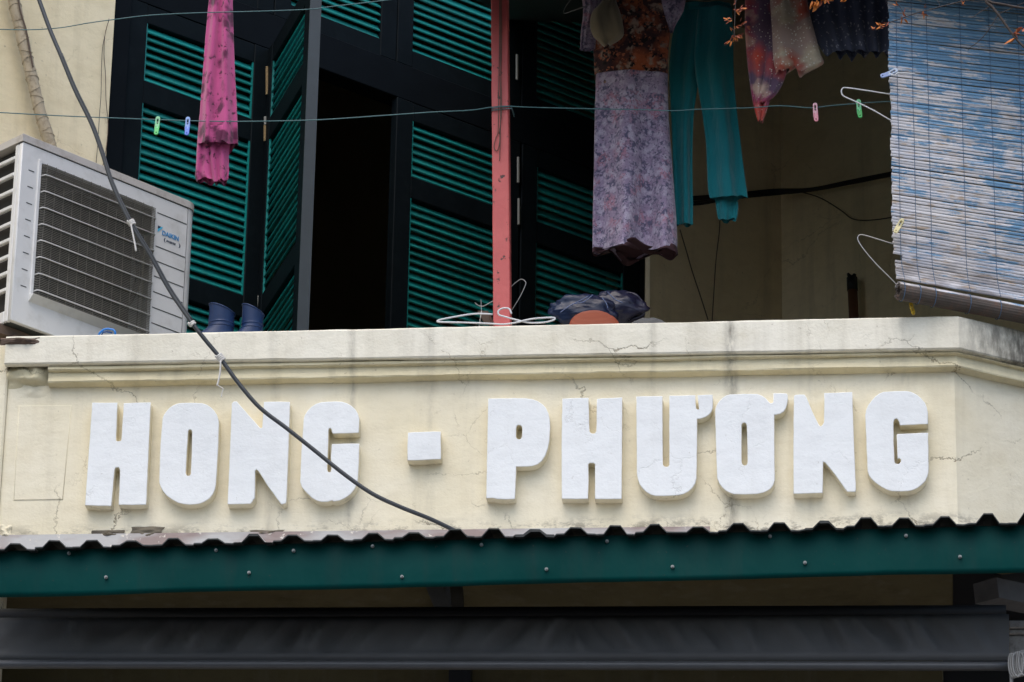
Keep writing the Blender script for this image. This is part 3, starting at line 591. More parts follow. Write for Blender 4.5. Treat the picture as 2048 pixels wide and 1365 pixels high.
for k in range(3):
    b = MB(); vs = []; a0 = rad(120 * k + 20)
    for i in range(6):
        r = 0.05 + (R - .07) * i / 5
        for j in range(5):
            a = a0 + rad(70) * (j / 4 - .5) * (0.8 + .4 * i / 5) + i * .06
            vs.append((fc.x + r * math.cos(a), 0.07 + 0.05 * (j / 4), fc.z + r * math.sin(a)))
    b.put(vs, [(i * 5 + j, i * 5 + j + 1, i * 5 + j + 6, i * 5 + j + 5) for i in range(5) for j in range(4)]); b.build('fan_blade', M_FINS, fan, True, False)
# printed badge
lx, lz = 0.672, AH * 0.795; bd_ = sub('badge', ac)
k_ = .78; t = MB().put([(lx + u * k_, -.0014, lz + v * k_) for u, v in ((0, 0), (.021, -.0005), (.012, -.011), (0, -.018))], [(3, 2, 1, 0)]); t.build('badge_mark', M_NAVY, bd_, world=False)
MB().put([(lx + u * k_, -.0016, lz + v * k_) for u, v in ((.0125, -.0105), (.0215, -.0005), (.034, -.001), (0, -.036), (0, -.0185))], [(0, 4, 3, 2, 1)]).build('badge_mark', M_CYAN, bd_, world=False)
tm = text_mesh('badge_lettering', 'DAIKIN', 0.0255, 0.0008, 0.0, 0.0008); tm.transform(Matrix.Translation((lx + .022, -.0016, lz - .031))); tm.transform(Matrix.Diagonal((1, 1, 1, 1))); add('badge_lettering', tm, M_BLUELOGO, bd_, world=False)
tm = text_mesh('badge_lettering', 'INVERTER', 0.0105, 0.0008, 0.35, 0.0003); tm.transform(Matrix.Translation((lx + .045, -.0016, lz - .053))); add('badge_lettering', tm, M_NAVY, bd_, world=False)
for sx, x in ((1, lx + .042), (-1, lx + .108)):
    pts = []; inn = []
    for a in range(-90, 91, 15):
        pts.append((x - sx * .009 * math.cos(rad(a)), -.0016, lz - .0495 + .0095 * math.sin(rad(a)))); inn.append((x - sx * .004 * math.cos(rad(a)), -.0016, lz - .0495 + .0078 * math.sin(rad(a))))
    m_ = len(pts); MB().put(pts + inn, [(i, i + 1, m_ + i + 1, m_ + i) for i in range(m_ - 1)]).build('badge_bracket', M_NAVY, bd_, world=False)
# angle-iron bracket carrying it
bk = thing('steel_bracket', 'dark rusty steel bracket under the air conditioner at the broken coping', 'bracket', o_ac + V((-.05, .05, -.05)))
def acp(x, y, z): return ac.matrix_basis @ V((x, y, z))
bpy.context.view_layer.update()
for y in (0.07, 0.26):
    MB().bar(acp(-0.25, y, -.022), acp(AW - .1, y, -.022), 0.02, 0.018).build('arm', M_RUST, bk)
MB().bar(acp(0.06, 0.02, -.06), acp(0.06, 0.49, -.06), 0.02, 0.018).build('arm', M_RUST, bk)
lumpy('rust_crust', 2, 676, 82, 690, -0.066, 0.02, M_RUST, bk, seed=4.4, rough=1.8)

# ================================================================== pipe and wires on the left wall
pp = thing('insulated_pipe', 'wrapped beige refrigerant pipe running down the ochre wall', 'pipe', UW(95, 270, .05))
pts = cr([UW(x, y, .055) for x, y in ((8, -120), (22, -30), (34, 30), (48, 90), (60, 140), (72, 190), (82, 232), (95, 272), (112, 330))], 8)
rs = [0.0235 * (1 + 0.13 * noise.noise(p * 14) + 0.08 * noise.noise(p * 40)) for p in pts]
MB().tube(pts, rs, 14).build('wrapped_tube', M_TAPE, pp, True)
for i in range(2, len(pts) - 2, 3):
    a = pts[i]; t = (pts[i + 1] - pts[i]).normalized(); u = t.orthogonal().normalized(); v = t.cross(u)
    rg = [a + (u * math.cos(rad(k)) + v * math.sin(rad(k))) * (rs[i] + .0012) + t * (.012 * math.sin(rad(k + i * 50))) for k in range(0, 361, 30)]
    MB().tube(rg, 0.0013, 5, False).build('tape_edge', M_TAPE, pp, True)
MB().tube(cr([UW(x, y, .085) for x, y in ((30, -40), (40, 20), (52, 60), (60, 105), (66, 135))], 5), 0.0035, 5).build('tape_end', M_RUST, pp, True)
def wire(name, label, cat, pts, r, mat, n=6, sub=5, group=None):
    q = cr(pts, sub); return solo(name, label, cat, MB().tube([p - q[0] for p in q], r, n).mesh(name), mat, q[0], group)
wire('wall_wire', 'thin brown wire drooping down the ochre wall edge nearest the shutter', 'wire', [UW(x, y, .012) for x, y in ((218, 40), (210, 70), (208, 110), (211, 150), (212, 200), (216, 250), (212, 300), (205, 335))], 0.0016, M_RUST)
wire('wall_wire', 'thin dark wire hanging straight on the ochre wall above the air conditioner', 'wire', [UW(x, y, .012) for x, y in ((218, 38), (206, 90), (203, 140), (202, 190), (199, 230), (196, 280), (192, 330))], 0.0013, M_BLACK)

# ================================================================== black cable across the front
cpx = [(-190, -760, -.34), (-60, -380, -.32), (20, -160, -.31), (55, -60, -.30), (78, 0, -.30), (100, 60, -.30), (122, 112, -.3), (150, 180, -.3), (184, 250, -.3), (205, 308, -.3), (226, 372, -.3), (262, 448, -.3), (300, 510, -.29), (340, 582, -.28), (384, 646, -.28), (412, 682, -.27), (440, 716, -.26), (478, 768, -.25), (520, 816, -.24), (572, 856, -.23), (625, 898, -.22), (690, 950, -.21), (745, 988, -.20), (800, 1014, -.18), (860, 1038, -.15), (910, 1062, -.12), (945, 1082, -.10)]
cp = [U(x, y, d) for x, y, d in cpx]
cb = thing('overhead_cable', 'thick black cable slanting across the air conditioner and parapet', 'cable', cp[-1])
MB().tube(cr(cp, 6), 0.0078, 10).build('sheath', M_CABLE, cb, True)
MB().tube([p + V((.004, -.006, .006)) for p in cr(cp[6:15], 6)], 0.0035, 6).build('messenger_wire', M_CABLE, cb, True)
def tie(px, py, y, tail, n=3):
    c = U(px, py, y); k = min(range(len(cp)), key=lambda i: (cp[i] - c).length); t = (cp[min(k + 1, len(cp) - 1)] - cp[max(k - 1, 0)]).normalized()
    u = t.orthogonal().normalized(); v = t.cross(u); pts = []
    for i in range(n * 12 + 1):
        a = i / 12 * 2 * math.pi; pts.append(c + t * (i / (n * 12) - .5) * (.007 * n) + (u * math.cos(a) + v * math.sin(a)) * .0105)
    T = MB(); T.tube(pts, 0.0042, 6); o = T.build('tie', M_TIE, cb, True)
    if tail: MB().tube(cr([U(x, yy, y - .012) for x, yy in tail], 5), [0.0035] * (len(tail) * 5 - 5) + [.002], 5).build('tie_tail', M_TIE, cb, True)
tie(263, 446, -.3, [(262, 450), (266, 470), (270, 490), (272, 503)])
tie(384, 648, -.28, None, 2); tie(441, 716, -.26, [(441, 722), (440, 745), (436, 765), (434, 772)], 4)
MB().tube(cr([U(x, y, -.272) for x, y in ((434, 770), (440, 774), (446, 778), (444, 786), (443, 794))], 4), 0.0018, 5).build('tie_tail', M_TIE, cb, True)

# ================================================================== washing lines
YL = 0.035
wire('clothes_line', 'upper green washing line rising from the left wall out of view', 'clothes line', [UW(-220, 66, 0.0)] + [U(x, y, YL) for x, y in ((-30, 58), (0, 59), (60, 60), (120, 56), (180, 46), (240, 38), (300, 31), (400, 26), (520, 23), (620, 19), (660, 14), (780, 0), (900, -16), (985, -30))], 0.0021, M_WIRE)
wire('clothes_line', 'lower green washing line tied round the salmon post', 'clothes line', [UW(-220, 226, 0.0)] + [U(x, y, YL - .01) for x, y in ((-30, 224), (0, 225.5), (120, 232), (240, 237), (320, 240), (420, 243), (520, 243), (640, 240), (760, 232), (860, 225), (940, 221), (975, 216), (1000, 213), (1020, 213), (1060, 215), (1180, 218), (1290, 220), (1345, 222), (1400, 219), (1500, 216), (1560, 212), (1620, 216), (1660, 212), (1720, 207), (1785, 203), (1860, 200))], 0.0021, M_WIRE)

# ================================================================== salmon post
YP = 0.075
pw = (U(1022, 400, YP).x - U(985, 400, YP).x); pc = U(1005, 650, YP)
post = thing('steel_post', 'salmon pink painted square post standing on the parapet coping', 'post', (pc.x, YP, ztop(pc.x)))
b = MB(); n = 60; ptop = U(1001, -90, YP).z
c0, c1 = U(1005.5, 648, YP), U(1000.5, 0, YP); slope = (c1.x - c0.x) / (c1.z - c0.z); zb = ztop(c0.x) + .001
hw = pw / 2 - .004
secs = []
for i in range(n + 1):
    z = zb + (ptop - zb) * i / n; x = c0.x + slope * (z - c0.z)
    e = lambda k: 0.0012 * noise.noise(V((z * 9, k, 2.0))) 
    r = [(-hw, -.030), (hw - .003, -.030), (hw, -.027), (hw, .030), (-hw, .030), (-hw - .002, .02), (-hw - .002, -.027)]
    secs += [(x + a + e(j), YP + bb + e(j + 9), z) for j, (a, bb) in enumerate(r)]
m_ = 7
b.put(secs, [(i * m_ + j, i * m_ + (j + 1) % m_, (i + 1) * m_ + (j + 1) % m_, (i + 1) * m_ + j) for i in range(n) for j in range(m_)] + [tuple(range(m_))[::-1]])
b.build('shaft', M_POST, post)
for dy in (0, 4):
    a, c = U(984, 217 + dy, YP - .034), U(1023, 213 + dy, YP - .034)
    MB().tube([a + V((0, .07, 0)), a, c, c + V((.003, .07, 0))], 0.002, 6).build('wire_wrap', M_WIRE, post)
for k, pl in enumerate([[(999, -30), (999, 60), (998, 140), (997, 200), (996, 262), (992, 275), (988, 292), (990, 300), (995, 301), (999, 285), (1000, 262)], [(1003, -30), (1003, 90), (1001, 180), (1001, 240), (1000, 290), (999, 322)], [(1001, -30), (1001, 120), (1003, 220), (998, 268)]]):
    MB().tube(cr([U(x, y, YP - .036 - .002 * k) for x, y in pl], 5), 0.0016, 5).build('loose_wire', M_RUST, post, True)

# ================================================================== lofted cloth
def loft(name, rows, y, mat, parent, ns=44, nr=7, dr=0.3, fold=0.0, nf=5, seed=0.0, hem=0.0, open_bottom=True, fold_top=0.3, close_top=True):
    """cloth tube through rows (py, x_left, x_right); folds deepen towards the hem"""
    R = cr([V((r[0], r[1], r[2])) for r in rows], nr); vs = []; fs = []; N = len(R)
    for i, q in enumerate(R):
        t = i / (N - 1); A, B = U(q[1], q[0], y), U(q[2], q[0], y); c = (A + B) / 2; hw_ = (B - A).length / 2; X_ = (B - A).normalized(); Y_ = FH
        for k in range(ns):
            a = 2 * math.pi * k / ns; ca, sa = math.cos(a), math.sin(a)
            f = fold * (fold_top + (1 - fold_top) * t)
            d = f * (math.sin(nf * ca * 2.2 + seed + 1.3 * t + (1.7 if sa > 0 else 0)) + 0.7 * noise.noise(V((ca * 3 + seed, sa * 2, t * 2.2)))) 
            s_ = f * 0.25 * noise.noise(V((ca * 2 + seed, sa, t * 3 + 5)))
            p = c + X_ * (hw_ * ca + s_ * (1 - abs(ca))) + Y_ * (hw_ * dr * sa + d * (1 - abs(ca) ** 6))
            p.z += hem * t ** 8 * (math.sin(nf * ca * 2.2 + seed + 1) * .6 + noise.noise(V((ca * 2 + seed, sa * 2, 3.0))))
            p += V((0.0, 0.006 * noise.noise(V((p.x * 16, p.z * 9, seed))), 0))
            vs.append(p)
    for i in range(N - 1):
        for k in range(ns): fs.append((i * ns + k, (i + 1) * ns + k, (i + 1) * ns + (k + 1) % ns, i * ns + (k + 1) % ns))
    if close_top: fs.append(tuple(range(ns)))
    if not open_bottom: fs.append(tuple(range((N - 1) * ns, N * ns))[::-1])
    return MB().put(vs, fs).build(name, mat, parent, True)
sc_ = thing('hanging_garment', 'bright pink floral garment hanging in a narrow bundle above the boots', 'garment', U(440, 240, .08))
loft('outer_fold', [(-60, 428, 468), (0, 418, 466), (60, 412, 467), (140, 406, 470), (220, 400, 474), (270, 398, 476), (292, 396, 476)],   .075, M_PINK, sc_, dr=.55, fold=.026, nf=3, seed=1.0, hem=.012)
loft('inner_fold', [(200, 404, 440), (240, 398, 440), (290, 394, 440), (330, 392, 438), (352, 390, 440), (362, 394, 444)], .095, M_PINK, sc_, dr=.5, fold=.010, nf=3, seed=4.0, hem=.01)
loft('inner_fold', [(230, 414, 462), (270, 412, 462), (310, 414, 458), (345, 420, 458), (364, 424, 456)], .085, M_PINK, sc_, dr=.55, fold=.012, nf=3, seed=7.0, hem=.012)
loft('hem', [(255, 408, 462), (268, 406, 462), (282, 407, 460), (288, 412, 456)], .045, M_PINK, sc_, dr=.35, fold=.006, nf=3, seed=2.0, hem=.006)
# dress
YG = 0.36
dr_ = thing('dress', 'short sleeved floral dress with rust bodice and mauve skirt', 'dress', U(1265, 170, YG))
loft('bodice', [(-60, 1190, 1352), (-10, 1186, 1350), (40, 1184, 1345), (90, 1186, 1338), (130, 1188, 1336), (158, 1190, 1336), (172, 1192, 1335)], YG, M_BODICE, dr_, dr=.22, fold=.006, nf=4, seed=3.0)
sk = loft('skirt', [(150, 1192, 1336), (175, 1191, 1336), (240, 1189, 1338), (320, 1188, 1344), (400, 1186, 1350), (460, 1185, 1354), (505, 1185, 1355)], YG - .004, M_SKIRT, dr_, ns=90, dr=.30, fold=.045, nf=2.6, seed=5.2, hem=.013, fold_top=.12)
loft('sleeve', [(-40, 1160, 1212), (20, 1166, 1206), (60, 1162, 1196), (100, 1160, 1190)], YG - .01, M_SKIRT, dr_, dr=.5, fold=.005, seed=1.1)
loft('sleeve', [(-60, 1318, 1368), (-20, 1318, 1372), (20, 1326, 1368), (50, 1336, 1352), (66, 1340, 1346)], YG - .02, M_SKIRT, dr_, dr=.4, fold=.005, seed=2.1)
hm = loft('lace_hem', [(497, 1185, 1355), (508, 1184, 1356)], YG - .004, simple('dark_lace', (0.05, 0.02, 0.025), 0.9), dr_, ns=90, dr=.305, fold=.045, nf=2.6, seed=5.2, hem=.013, fold_top=1.0)
# cap or bag over its neckline
ht = thing('cloth_hat', 'limp khaki cloth hat hanging over the rust bodice', 'hat', U(1215, 50, .30))
loft('crown', [(-40, 1210, 1228), (0, 1205, 1232), (25, 1184, 1240), (50, 1180, 1246), (72, 1186, 1246), (88, 1204, 1222)], .29, M_HAT, ht, dr=.6, fold=.014, nf=2, seed=.6, open_bottom=False)
# trousers
tr = thing('trousers', 'teal trousers with flared hems hanging beside the floral dress', 'trousers', U(1420, 20, .42))
loft('waistband', [(8, 1356, 1460), (16, 1352, 1464), (24, 1351, 1464)], .42, M_TROUSER, tr, dr=.2, fold=.006, nf=3, seed=8.0, fold_top=.8)
loft('leg', [(16, 1352, 1424), (60, 1346, 1416), (110, 1340, 1408), (150, 1338, 1399), (190, 1340, 1393), (240, 1342, 1387), (320, 1345, 1385), (400, 1348, 1386), (450, 1350, 1386)], .44, M_TROUSER, tr, dr=.3, fold=.014, nf=2, seed=9.0, hem=.004, fold_top=.6)
loft('leg', [(16, 1396, 1464), (60, 1392, 1466), (110, 1389, 1467), (150, 1391, 1468), (190, 1398, 1471), (240, 1406, 1476), (290, 1412, 1482), (340, 1414, 1488), (380, 1416, 1494), (398, 1420, 1496)], .41, M_TROUSER, tr, dr=.34, fold=.016, nf=2, seed=10.0, hem=.012, fold_top=.6)
loft('turned_cuff', [(330, 1418, 1462), (370, 1424, 1470), (400, 1430, 1476), (428, 1434, 1476), (442, 1437, 1472)], .44, M_TROUSER, tr, dr=.4, fold=.008, nf=2, seed=11.0, hem=.010)
# silk scarf and dotted skirt
sf = thing('silk_scarf', 'red and cream patchwork scarf with sparkling threads', 'scarf', U(1560, 60, .12))
loft('fold', [(-60, 1488, 1560), (0, 1490, 1566), (60, 1490, 1562), (120, 1494, 1556), (170, 1500, 1548), (215, 1508, 1536), (244, 1516, 1526)], .15, M_SCARF, sf, dr=.35, fold=.014, nf=3, seed=12.0, hem=.01)
loft('fold', [(-60, 1536, 1610), (0, 1540, 1614), (60, 1544, 1628), (105, 1546, 1640), (128, 1548, 1646), (142, 1552, 1610)], .12, M_SCARF2, sf, dr=.2, fold=.022, nf=2, seed=13.0, hem=.02)
loft('fold', [(90, 1530, 1572), (140, 1528, 1574), (185, 1518, 1556), (206, 1512, 1530)], .14, M_SCARF, sf, dr=.35, fold=.01, nf=2, seed=14.0)
ns_ = thing('gathered_skirt', 'navy dotted skirt with frilled hem beside the bamboo blind', 'skirt', U(1700, 40, .16))
loft('cloth', [(-60, 1606, 1800), (0, 1612, 1800), (40, 1618, 1800), (80, 1632, 1800), (100, 1642, 1800), (106, 1646, 1800)], .16, M_NAVYCLOTH, ns_, ns=80, dr=.16, fold=.018, nf=9, seed=15.0, hem=.02)
# wire hanger glimpsed behind the sleeve
def hanger(label, pts, r, mat, sub=6):
    q = cr([V(p) for p in pts], sub); return solo('wire_hanger', label, 'hanger', MB().tube([p - q[0] for p in q], r, 7).mesh('wire_hanger'), mat, q[0])
hanger('thin steel hanger hook at the top beside the dress sleeve', [U(x, y, .33) for x, y in ((1150, -12), (1140, 2), (1131, 14), (1127, 24), (1130, 27), (1145, 22), (1165, 15), (1180, 9))], .0017, M_STEEL)
YH = -0.015
hanger('white coated wire hanger lying on the coping round the post foot', [U(x, y, -0.05 if i not in (7, 8, 9, 10) else -.045) for i, (x, y) in enumerate(((1023, 628), (1018, 618), (1006, 617), (997, 622), (998, 630), (1010, 634), (1032, 640), (1060, 646), (1090, 645), (1108, 640), (1108, 636), (1090, 636), (1060, 639), (1030, 646), (1006, 649), (985, 648), (940, 646), (900, 645), (876, 644), (880, 640), (910, 634), (950, 628), (985, 629)))], .0032, M_HANG)
hanger('thin steel hanger standing up behind the foot of the salmon post', [U(x, y, .13) for x, y in ((950, 606), (956, 611), (966, 613), (980, 606), (1000, 594), (1022, 574), (1036, 562), (1044, 559), (1050, 563), (1051, 570), (1040, 594), (1024, 620))], .0018, M_STEEL)
hanger('white wire hanger poking out beside the blind above the green peg', [U(x, y, -.07 + .0 * i) for i, (x, y) in enumerate(((1830, 195), (1775, 188), (1730, 181), (1692, 176), (1684, 179), (1683, 186), (1688, 193), (1710, 203), (1745, 220), (1780, 240), (1830, 268)))], .0026, M_HANG)
hanger('white wire hanger poking out just above the rolled blind bottom', [U(x, y, -.07) for x, y in ((1840, 500), (1786, 488), (1750, 477), (1724, 470), (1716, 474), (1717, 483), (1728, 500), (1750, 526), (1774, 550), (1796, 572))], .0024, M_STEEL)
pl = thing('metal_plate', 'small rusty bent plate at the salmon post foot', 'plate', U(975, 650, .0))
A, B, C_, D_ = U(955, 622, -.03), U(976, 622, -.03), U(980, 646, -.02), U(968, 646, -.02)
MB().put([A, B, C_, D_] + [p + V((.0, .004, 0)) for p in (A, B, C_, D_)], [(3, 2, 1, 0), (4, 5, 6, 7), (0, 1, 5, 4), (1, 2, 6, 5), (2, 3, 7, 6), (3, 0, 4, 7)]).build('face', M_RUST, pl)
A, B, C_ = U(977, 623, -.03), U(988, 645, .03), U(978, 647, -.02)
MB().put([A, B, C_, A + V((0, .05, 0)), B + V((0, .02, 0)), C_ + V((0, .05, 0))], [(0, 2, 1), (3, 4, 5), (0, 1, 4, 3), (1, 2, 5, 4), (2, 0, 3, 5)]).build('flange', M_RUST, pl)
MB().tube([U(962, 600, -.03), U(963, 622, -.03), U(958, 656, -.05)], .0014, 5).build('wire_leg', M_STEEL, pl)

# ================================================================== things along the coping
M_BOOT = simple('blue_rubber', (0.009, 0.028, 0.090), 0.4, 0.15, 10, spec=0.35)
def boot(label, px0, px1, ptop, y, toe):
    a, b = U(px0, 640, y), U(px1, 640, y); cx, hw_ = (a.x + b.x) / 2, (b.x - a.x) / 2; z0 = ztop(cx) + .004; H = U((px0 + px1) / 2, ptop, y).z - z0
    t = thing('rubber_boot', label, 'boot', (cx, y, z0), group='blue rubber boots')
    vs = []; fs = []; ns = 20; prof = [(0.0, 1.45, .95, -.45), (.02, 1.55, 1.0, -.5), (.10, 1.5, 1.0, -.5), (.20, 1.25, .95, -.3), (.32, 1.0, .9, -.08), (.42, .93, .86, 0), (.46, .98, .9, 0), (.5, .95, .88, 0), (.7, .93, .92, .0), (1.0, .95, .98, .02)]
    R = cr([V((p[0], p[1], p[2])) for p in prof], 4); S = cr([V((p[3], 0, 0)) for p in prof], 4)
    for i, (q, s) in enumerate(zip(R, S)):
        for k in range(ns):
            an = 2 * math.pi * k / ns; x = hw_ * (q[1] * math.cos(an) + s[0] * toe); yy = hw_ * q[2] * math.sin(an)
            slant = -0.19 * H * max(0, q[0] - .45) / .55 * (math.cos(an) * .9 + .9) * .8
            vs.append((cx + x + .002 * noise.noise(V((an, q[0] * 6, px0))), y + yy, z0 + q[0] * H + slant))
    N = len(R); fs = [(i * ns + k, i * ns + (k + 1) % ns, (i + 1) * ns + (k + 1) % ns, (i + 1) * ns + k) for i in range(N - 1) for k in range(ns)]; fs.append(tuple(range(ns))[::-1])
    MB().put(vs, fs).build('upper', M_BOOT, t, True)
    rim = [V(v) for v in vs[(N - 1) * ns:]]; MB().tube(rim + [rim[0]], .003, 6, False).build('rim', M_BOOT, t, True)
    k = int(N * .47); bd = [V(v) for v in vs[k * ns:(k + 1) * ns]]; MB().tube(bd + [bd[0]], .0022, 6, False).build('ankle_band', M_BOOT, t, True)
boot('left blue rubber boot of the pair, overlapping the louvred slats', 416, 470, 611, .03, 1.0)
boot('right blue rubber boot of the pair, beside the open shutter leaf', 482, 528, 611, .05, 1.0)
cl = thing('plastic_clip', 'small bright blue plastic clip on the coping below the fan grille', 'clip', U(214, 668, -.03))
MB().tube([U(x, y, -.03) for x, y in ((197, 672), (200, 666), (207, 660), (216, 658), (227, 660), (230, 664), (231, 671))], .0045, 6).build('bow', simple('blue_plastic', (0.02, 0.20, 0.62), 0.3), cl, True)
MB().tube([U(x, y, -.02) for x, y in ((203, 671), (206, 665), (214, 664), (224, 666))], .003, 6).build('jaw', simple('dark_blue_plastic', (0.015, 0.10, 0.36), 0.3), cl, True)

def blob(name, px0, py0, px1, py1, y, mat, parent, dr=.5, amp=.2, freq=3.0, seed=0.0, ns=32, nr=18, power=1.0, ridged=False):
    A, B = U(px0, (py0 + py1) / 2, y), U(px1, (py0 + py1) / 2, y); zt, zbm = U((px0 + px1) / 2, py0, y).z, U((px0 + px1) / 2, py1, y).z
    c = (A + B) / 2; hx = (B - A).length / 2; hz = (zt - zbm) / 2; c.z = (zt + zbm) / 2; vs = []; fs = []
    for i in range(nr + 1):
        th = math.pi * i / nr
        for k in range(ns):
            a = 2 * math.pi * k / ns; d = V((math.sin(th) * math.cos(a), math.sin(th) * math.sin(a), math.cos(th)))
            nn = noise.noise(d * freq + V((seed, 0, 0))) + .5 * noise.noise(d * freq * 2.3 + V((0, seed, 0)))
            if ridged: nn = .5 - abs(nn) * 1.6
            e = 1 + amp * nn; vs.append(c + RH * (d.x * hx * e) + FH * (d.y * hx * dr * e) + ZU * (d.z * hz * e))
    fs = [(i * ns + k, (i + 1) * ns + k, (i + 1) * ns + (k + 1) % ns, i * ns + (k + 1) % ns) for i in range(nr) for k in range(ns)]
    return MB().put(vs, fs).build(name, mat, parent, True)
def m_bag():
    m = NT('blue_plastic_film'); p = m.pos
    c = m.mix(m.ramp(m.n('SeparateXYZ', {0: p}).outputs[0], X(1110), X(1290)), (0.003, 0.013, 0.045), (0.010, 0.007, 0.020))
    return m.out(c, 0.34, 0, m.bump(m.noise(m.mapv(p, (1, 1, 2)), 9, 3, 0.5, 0.5), 0.3, 0.03), 0.4)
bg = thing('plastic_bag', 'crumpled translucent blue plastic bag on the orange basket', 'bag', U(1190, 640, .14))
blob('film', 1092, 592, 1236, 650, .10, m_bag(), bg, .3, .26, 1.7, 3.0, 44, 26)
blob('film', 1180, 584, 1290, 650, .15, bg.children[0].data.materials[0], bg, .4, .26, 1.9, 8.0, 40, 24)
MB().tube(cr([U(x, y, .15) for x, y in ((1235, 596), (1258, 586), (1280, 598), (1289, 618), (1282, 634), (1260, 640))], 5), [.004 + .003 * math.sin(i * .6) ** 2 for i in range(26)], 7).build('handle', bg.children[0].data.materials[0], bg, True)
for kk, pts in enumerate([[(1120, 626), (1140, 612), (1160, 602), (1178, 592)], [(1150, 608), (1168, 604), (1186, 590)], [(1215, 584), (1222, 592), (1232, 600), (1245, 606)], [(1204, 596), (1212, 606), (1216, 618)]]):
    MB().tube(cr([U(x, y, .045) for x, y in pts], 4), .0022, 5).build('crease', simple('pale_film_crease', (0.06, 0.09, 0.19), 0.2, spec=.7), bg, True)
bs = thing('orange_basket', 'orange woven basket half hidden under the blue plastic bag', 'basket', U(1190, 645, .06))
def m_basket():
    m = NT('orange_woven_plastic'); p = m.pos; wv = m.n('TexWave', {'Vector': p, 'Scale': 60.0, 'Distortion': 0.6}, bands_direction='Z').outputs[1]
    c = m.mix(wv, (0.24, 0.042, 0.015), (0.36, 0.095, 0.045)); return m.out(c, 0.45, 0, m.bump(wv, 0.5, 0.004))
blob('body', 1138, 621, 1240, 690, .035, m_basket(), bs, .22, .04, 2, 1.0)
gb = blob('grey_bundle', 1262, 638, 1336, 668, .12, simple('grey_cloth', (0.10, 0.10, 0.10), .9, bump=.3), None, .4, .15, 3, 6.0); tag(gb, 'low grey cloth bundle beside the orange basket on the coping', 'bundle')

# ================================================================== clothes pegs
def peg(label, px, py, y, col_f, col_b, ang=4.0, spread=0.010, L=0.062, wdt=0.017, off=-0.018):
    c = U(px, py, y); t = thing('clothes_peg', label, 'peg', c, 0.0, 'plastic clothes pegs')
    t.rotation_euler = (0, rad(ang), YAW); hw_ = wdt / 2
    ring = [(hw_ * math.cos(rad(a)), hw_ * math.sin(rad(a)) * .9) for a in range(0, 181, 20)]
    out = [(x, z - hw_) for x, z in ring] + [(-x, -L + hw_ - z) for x, z in ring]
    hole = lambda cz, h, w_: [(w_, cz - h), (w_, cz + h), (-w_, cz + h), (-w_, cz - h)]
    pf = plate('prong', out, [hole(-.021, .010, .0032), [(.0022 * math.cos(rad(a)), -L + .010 + .0022 * math.sin(rad(a))) for a in range(0, 360, 45)]], thick=.0055, bev=.0012)
    mf = simple('peg_plastic', col_f, .35, .06, 30); mb_ = simple('peg_plastic_back', col_b, .35, .06, 30)
    pb = pf.copy(); pf.materials.append(mf); pb.materials.append(mb_)
    inst('prong', pf, t, (0, -.004, .012), (rad(9), 0, 0)); inst('prong', pb, t, (.0015, .006, .012 + off), (rad(-10), 0, 0))
    s = MB().tube([(-.004, 0, -.012), (.004, 0, -.012)], .0038, 8).build('spring', M_STEEL, t, True, False)
GRN, BLU, PNK = ((0.38, 0.78, 0.45), (0.06, 0.50, 0.12)), ((0.36, 0.52, 0.90), (0.06, 0.16, 0.62)), ((0.80, 0.45, 0.50), (0.62, 0.22, 0.28))
peg('pale green peg on the lower line left of the blue peg', 316, 240, .022, *GRN, ang=5)
peg('blue peg on the lower line left of the pink garment', 376, 241, .022, *BLU, ang=3)
peg('pink peg on the lower line between trousers and blind', 1630, 213, .022, *PNK, ang=-2)
peg('green peg on the lower line beside the bamboo blind', 1717, 206, .022, (0.25, 0.72, 0.38), (0.03, 0.45, 0.09), ang=-3)
YB = -0.115
peg('white and lilac peg clipped on the upper left edge of the blind', 1790, 143, YB - .03, (0.52, 0.60, 0.72), (0.30, 0.38, 0.62), ang=66, off=-.012)
peg('cream yellow peg clipped on the lower left edge of the blind', 1803, 444, YB - .03, (0.72, 0.64, 0.36), (0.66, 0.58, 0.30), ang=30, off=-.006)
peg('bright yellow peg under the rolled end of the blind', 1822, 612, YB + .03, (0.70, 0.46, 0.03), (0.6, 0.38, 0.02), ang=-12, L=.03, wdt=.014)
MB().tube(cr([U(x, y, YB - .05) for x, y in ((1782, 150), (1790, 151), (1796, 146), (1803, 146), (1830, 148))], 4), .0028, 6).build('jaw_wire', M_HANG, bpy.data.objects['clothes_peg.004'], True)

# ================================================================== bamboo blind
BANG = YAW + rad(15.0); BD = V((math.cos(BANG), math.sin(BANG), 0)); BN = V((math.sin(BANG), -math.cos(BANG), 0))
bl0 = U(1788, 585, YB); bx = U(1776, 0, YB)
bl = thing('bamboo_blind', 'weathered blue bamboo slat blind with its bottom edge rolled up', 'blind', bl0, BANG)
LB = 0.78; PZ = 0.0124; H0 = 0.045; NB = 112
def slat_rod(L, h, t, name, mat, nx=10, seed=0.0):
    prof = [(-t, 0), (-t * .7, h * .75), (-t * .1, h), (t * .6, h * .8), (t, 0), (t * .6, -h * .8), (-t * .1, -h), (-t * .7, -h * .75)]; m_ = len(prof); vs = []; fs = []
    for i in range(nx + 1):
        x = L * i / nx
        for (a, c) in prof: vs.append((x, a, c + .0011 * noise.noise(V((x * 5, seed, 0)))))
    fs = [(i * m_ + j, (i + 1) * m_ + j, (i + 1) * m_ + (j + 1) % m_, i * m_ + (j + 1) % m_) for i in range(nx) for j in range(m_)] + [tuple(range(m_)), tuple(range(nx * m_, (nx + 1) * m_))[::-1]]
    me = MB().put(vs, fs).mesh(name); me.materials.append(mat); return me
rods = [slat_rod(LB, PZ * .485, .0026, 'slat', M_BAMBOO, seed=i * 2.0) for i in range(7)]
edge_dx = (bx.x - bl0.x) / (bx.z - bl0.z)
